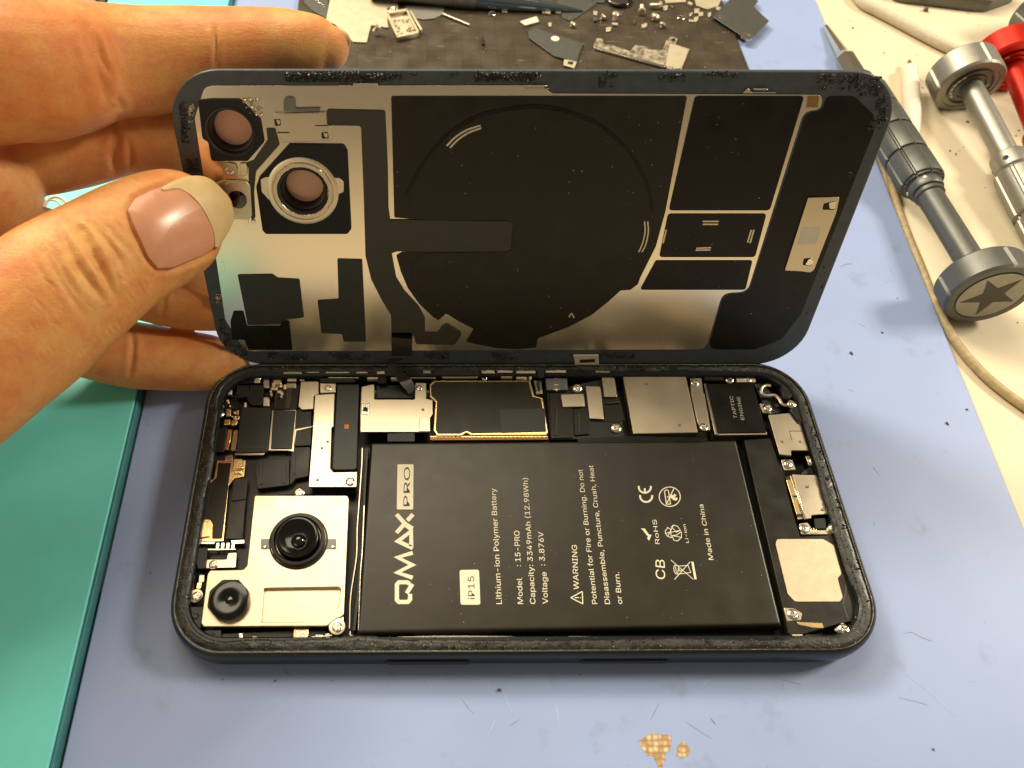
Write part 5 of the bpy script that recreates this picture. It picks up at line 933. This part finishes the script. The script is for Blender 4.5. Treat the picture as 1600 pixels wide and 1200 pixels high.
crease([(134, 30), (142, 60), (152, 95), (160, 130), (168, 165)], 8, .07, 13, 16.5); crease([(150, 50), (160, 90), (172, 120)], 4, .04, 13, 16.5); crease([(336, 40), (338, 70), (337, 105)], 3.5, .04, 13, 16.5); crease([(185, 150), (188, 165), (180, 172)], 5, .05, 13, 16.5)
crease([(182, 175), (184, 215), (178, 245), (180, 270)], 6, .08, 15, 18); crease([(200, 215), (204, 240), (206, 262)], 4, .03, 15, 18); crease([(206, 512), (208, 540), (206, 570), (203, 598)], 4, .05, 17, 20); crease([(250, 440), (256, 470), (252, 505)], 4, .03, 17, 20)
for k in range(70):   # fine skin lines over the thumb knuckle
    x, y = random.uniform(15, 240), random.uniform(330, 560); l = random.uniform(10, 26); a = random.uniform(.7, 1.25); crease([(x, y), (x+l*.5*math.cos(a)+random.uniform(-2, 2), y+l*.5*math.sin(a)), (x+l*math.cos(a), y+l*math.sin(a))], 1.7, random.uniform(.006, .014), 12.5, 16)
# gentle unevenness of the flesh
disp += .02*np.sin(co[:, 0]*2.1+co[:, 1]*1.3)*np.sin(co[:, 2]*1.9+1)
co2 = co+no*disp[:, None]; hm.vertices.foreach_set('co', co2.ravel()); hm.update()
for p in hm.polygons: p.use_smooth = True
hm.materials.clear()
hand = link('hand', hm, M['skin']); tag(hand, 'bare hand holding the back cover open, thumb in front and fingers behind', 'hand')
# nails, laid on the flesh
bv = BVHTree.FromPolygons([Vector(c) for c in co2], [tuple(p.vertices) for p in hm.polygons])
NAILDEP = []
def nail(name, m, outline, off, thick, r=2.0, fit_outline=None, curve=None):
    out = rounded(outline, 5, 4); fo = fit_outline or outline
    xs = [p[0] for p in fo]; ys = [p[1] for p in fo]; A_, b_ = [], []
    for i in range(14):
        for j in range(14):
            x = min(xs)+(max(xs)-min(xs))*(i+.5)/14; y = min(ys)+(max(ys)-min(ys))*(j+.5)/14
            d = pdir(x, y); L_ = d.length; hit = bv.ray_cast(CAM_P, d.normalized())
            if hit[0] is not None and hit[3]/L_ < 16.6: A_.append([1, x, y, x*x, x*y, y*y]); b_.append(hit[3]/L_)
    A_ = np.array(A_); mu = A_[:, 1:3].mean(0); X = lambda x, y: np.array([1, (x-mu[0])/50, (y-mu[1])/50, ((x-mu[0])/50)**2, (x-mu[0])*(y-mu[1])/2500, ((y-mu[1])/50)**2])
    AA = np.array([X(a[1], a[2]) for a in A_]); cf = np.linalg.lstsq(AA, np.array(b_), rcond=None)[0]; dep = lambda x, y: float(X(x, y) @ cf)-off
    NAILDEP.append(dep)
    bm = bmesh.new(); cx = sum(p[0] for p in out)/len(out); cy = sum(p[1] for p in out)/len(out); rings = []
    for k in range(7):
        f = 1-k/6; rings.append([bm.verts.new(ray(cx+(p[0]-cx)*f, cy+(p[1]-cy)*f, dep(cx+(p[0]-cx)*f, cy+(p[1]-cy)*f)+(.02 if k == 0 else 0))) for p in out] if k < 6 else [bm.verts.new(ray(cx, cy, dep(cx, cy)))])
    N = len(out)
    for a, b in zip(rings, rings[1:]):
        for q in range(N):
            if len(b) == 1: bm.faces.new((a[q], a[(q+1) % N], b[0]))
            else: bm.faces.new((a[q], a[(q+1) % N], b[(q+1) % N], b[q]))
    bmesh.ops.recalc_face_normals(bm, faces=bm.faces); bm.faces.ensure_lookup_table()
    if sum((f.normal.dot(CAM_P-f.calc_center_median()) for f in bm.faces)) < 0: bmesh.ops.reverse_faces(bm, faces=bm.faces)
    bmesh.ops.solidify(bm, geom=bm.faces[:], thickness=thick); me = bpy.data.meshes.new(name); bm.to_mesh(me); bm.free(); autosmooth(me, 70); return link(name, me, M[m], hand)
plate_o = [(200, 328), (211, 311), (236, 298), (262, 289), (280, 286), (297, 290), (326, 318), (345, 355), (344, 378), (319, 397), (272, 417), (247, 419), (232, 401), (211, 355)]
nail('thumb_nail', 'nail', plate_o, .078, .075)
dep_n = NAILDEP[0]
outer_n = spline([(252, 295, 0), (273, 283, 0), (297, 276, 0), (325, 279, 0), (350, 301, 0), (364, 331, 0), (360, 354, 0), (341, 386, 0)], 5); inner_n = spline([(255, 298, 0), (276, 295, 0), (290, 300, 0), (305, 312, 0), (316, 326, 0), (326, 344, 0), (333, 362, 0), (336, 386, 0)], 5)
bm = bmesh.new(); rows = []
for k in range(5):
    f = k/4; rows.append([bm.verts.new(ray(a.x*(1-f)+b.x*f, a.y*(1-f)+b.y*f, dep_n(a.x*(1-f)+b.x*f, a.y*(1-f)+b.y*f)+(.06 if k == 0 else .008)+(.004 if k == 4 else 0))) for a, b in zip(outer_n, inner_n)])
for a, b in zip(rows, rows[1:]):
    for q in range(len(a)-1): bm.faces.new((a[q], a[q+1], b[q+1], b[q]))
bmesh.ops.recalc_face_normals(bm, faces=bm.faces); me = bpy.data.meshes.new('nail_tip'); bm.to_mesh(me); bm.free(); autosmooth(me, 80); o = link('nail_tip', me, M['nail_tip'], hand); sd = o.modifiers.new('s', 'SOLIDIFY'); sd.thickness = .04; sd.offset = 0
# index nail seen edge on, past the fingertip
me_pts = [(524, 42, 15.45), (534, 45, 15.4), (545, 54, 15.4), (549, 64, 15.45), (546, 72, 15.55), (538, 76, 15.6), (530, 66, 15.55), (525, 54, 15.5)]
bm = bmesh.new(); vs = [bm.verts.new(ray(*q)) for q in me_pts]; f = bm.faces.new(vs); c = bmesh.ops.poke(bm, faces=[f])['verts'][0]; c.co = c.co+(CAM_P-c.co).normalized()*.05
bmesh.ops.solidify(bm, geom=bm.faces[:], thickness=.04); me = bpy.data.meshes.new('nail_tip'); bm.to_mesh(me); bm.free(); autosmooth(me, 80); link('nail_tip', me, M['nail_tip'], hand)
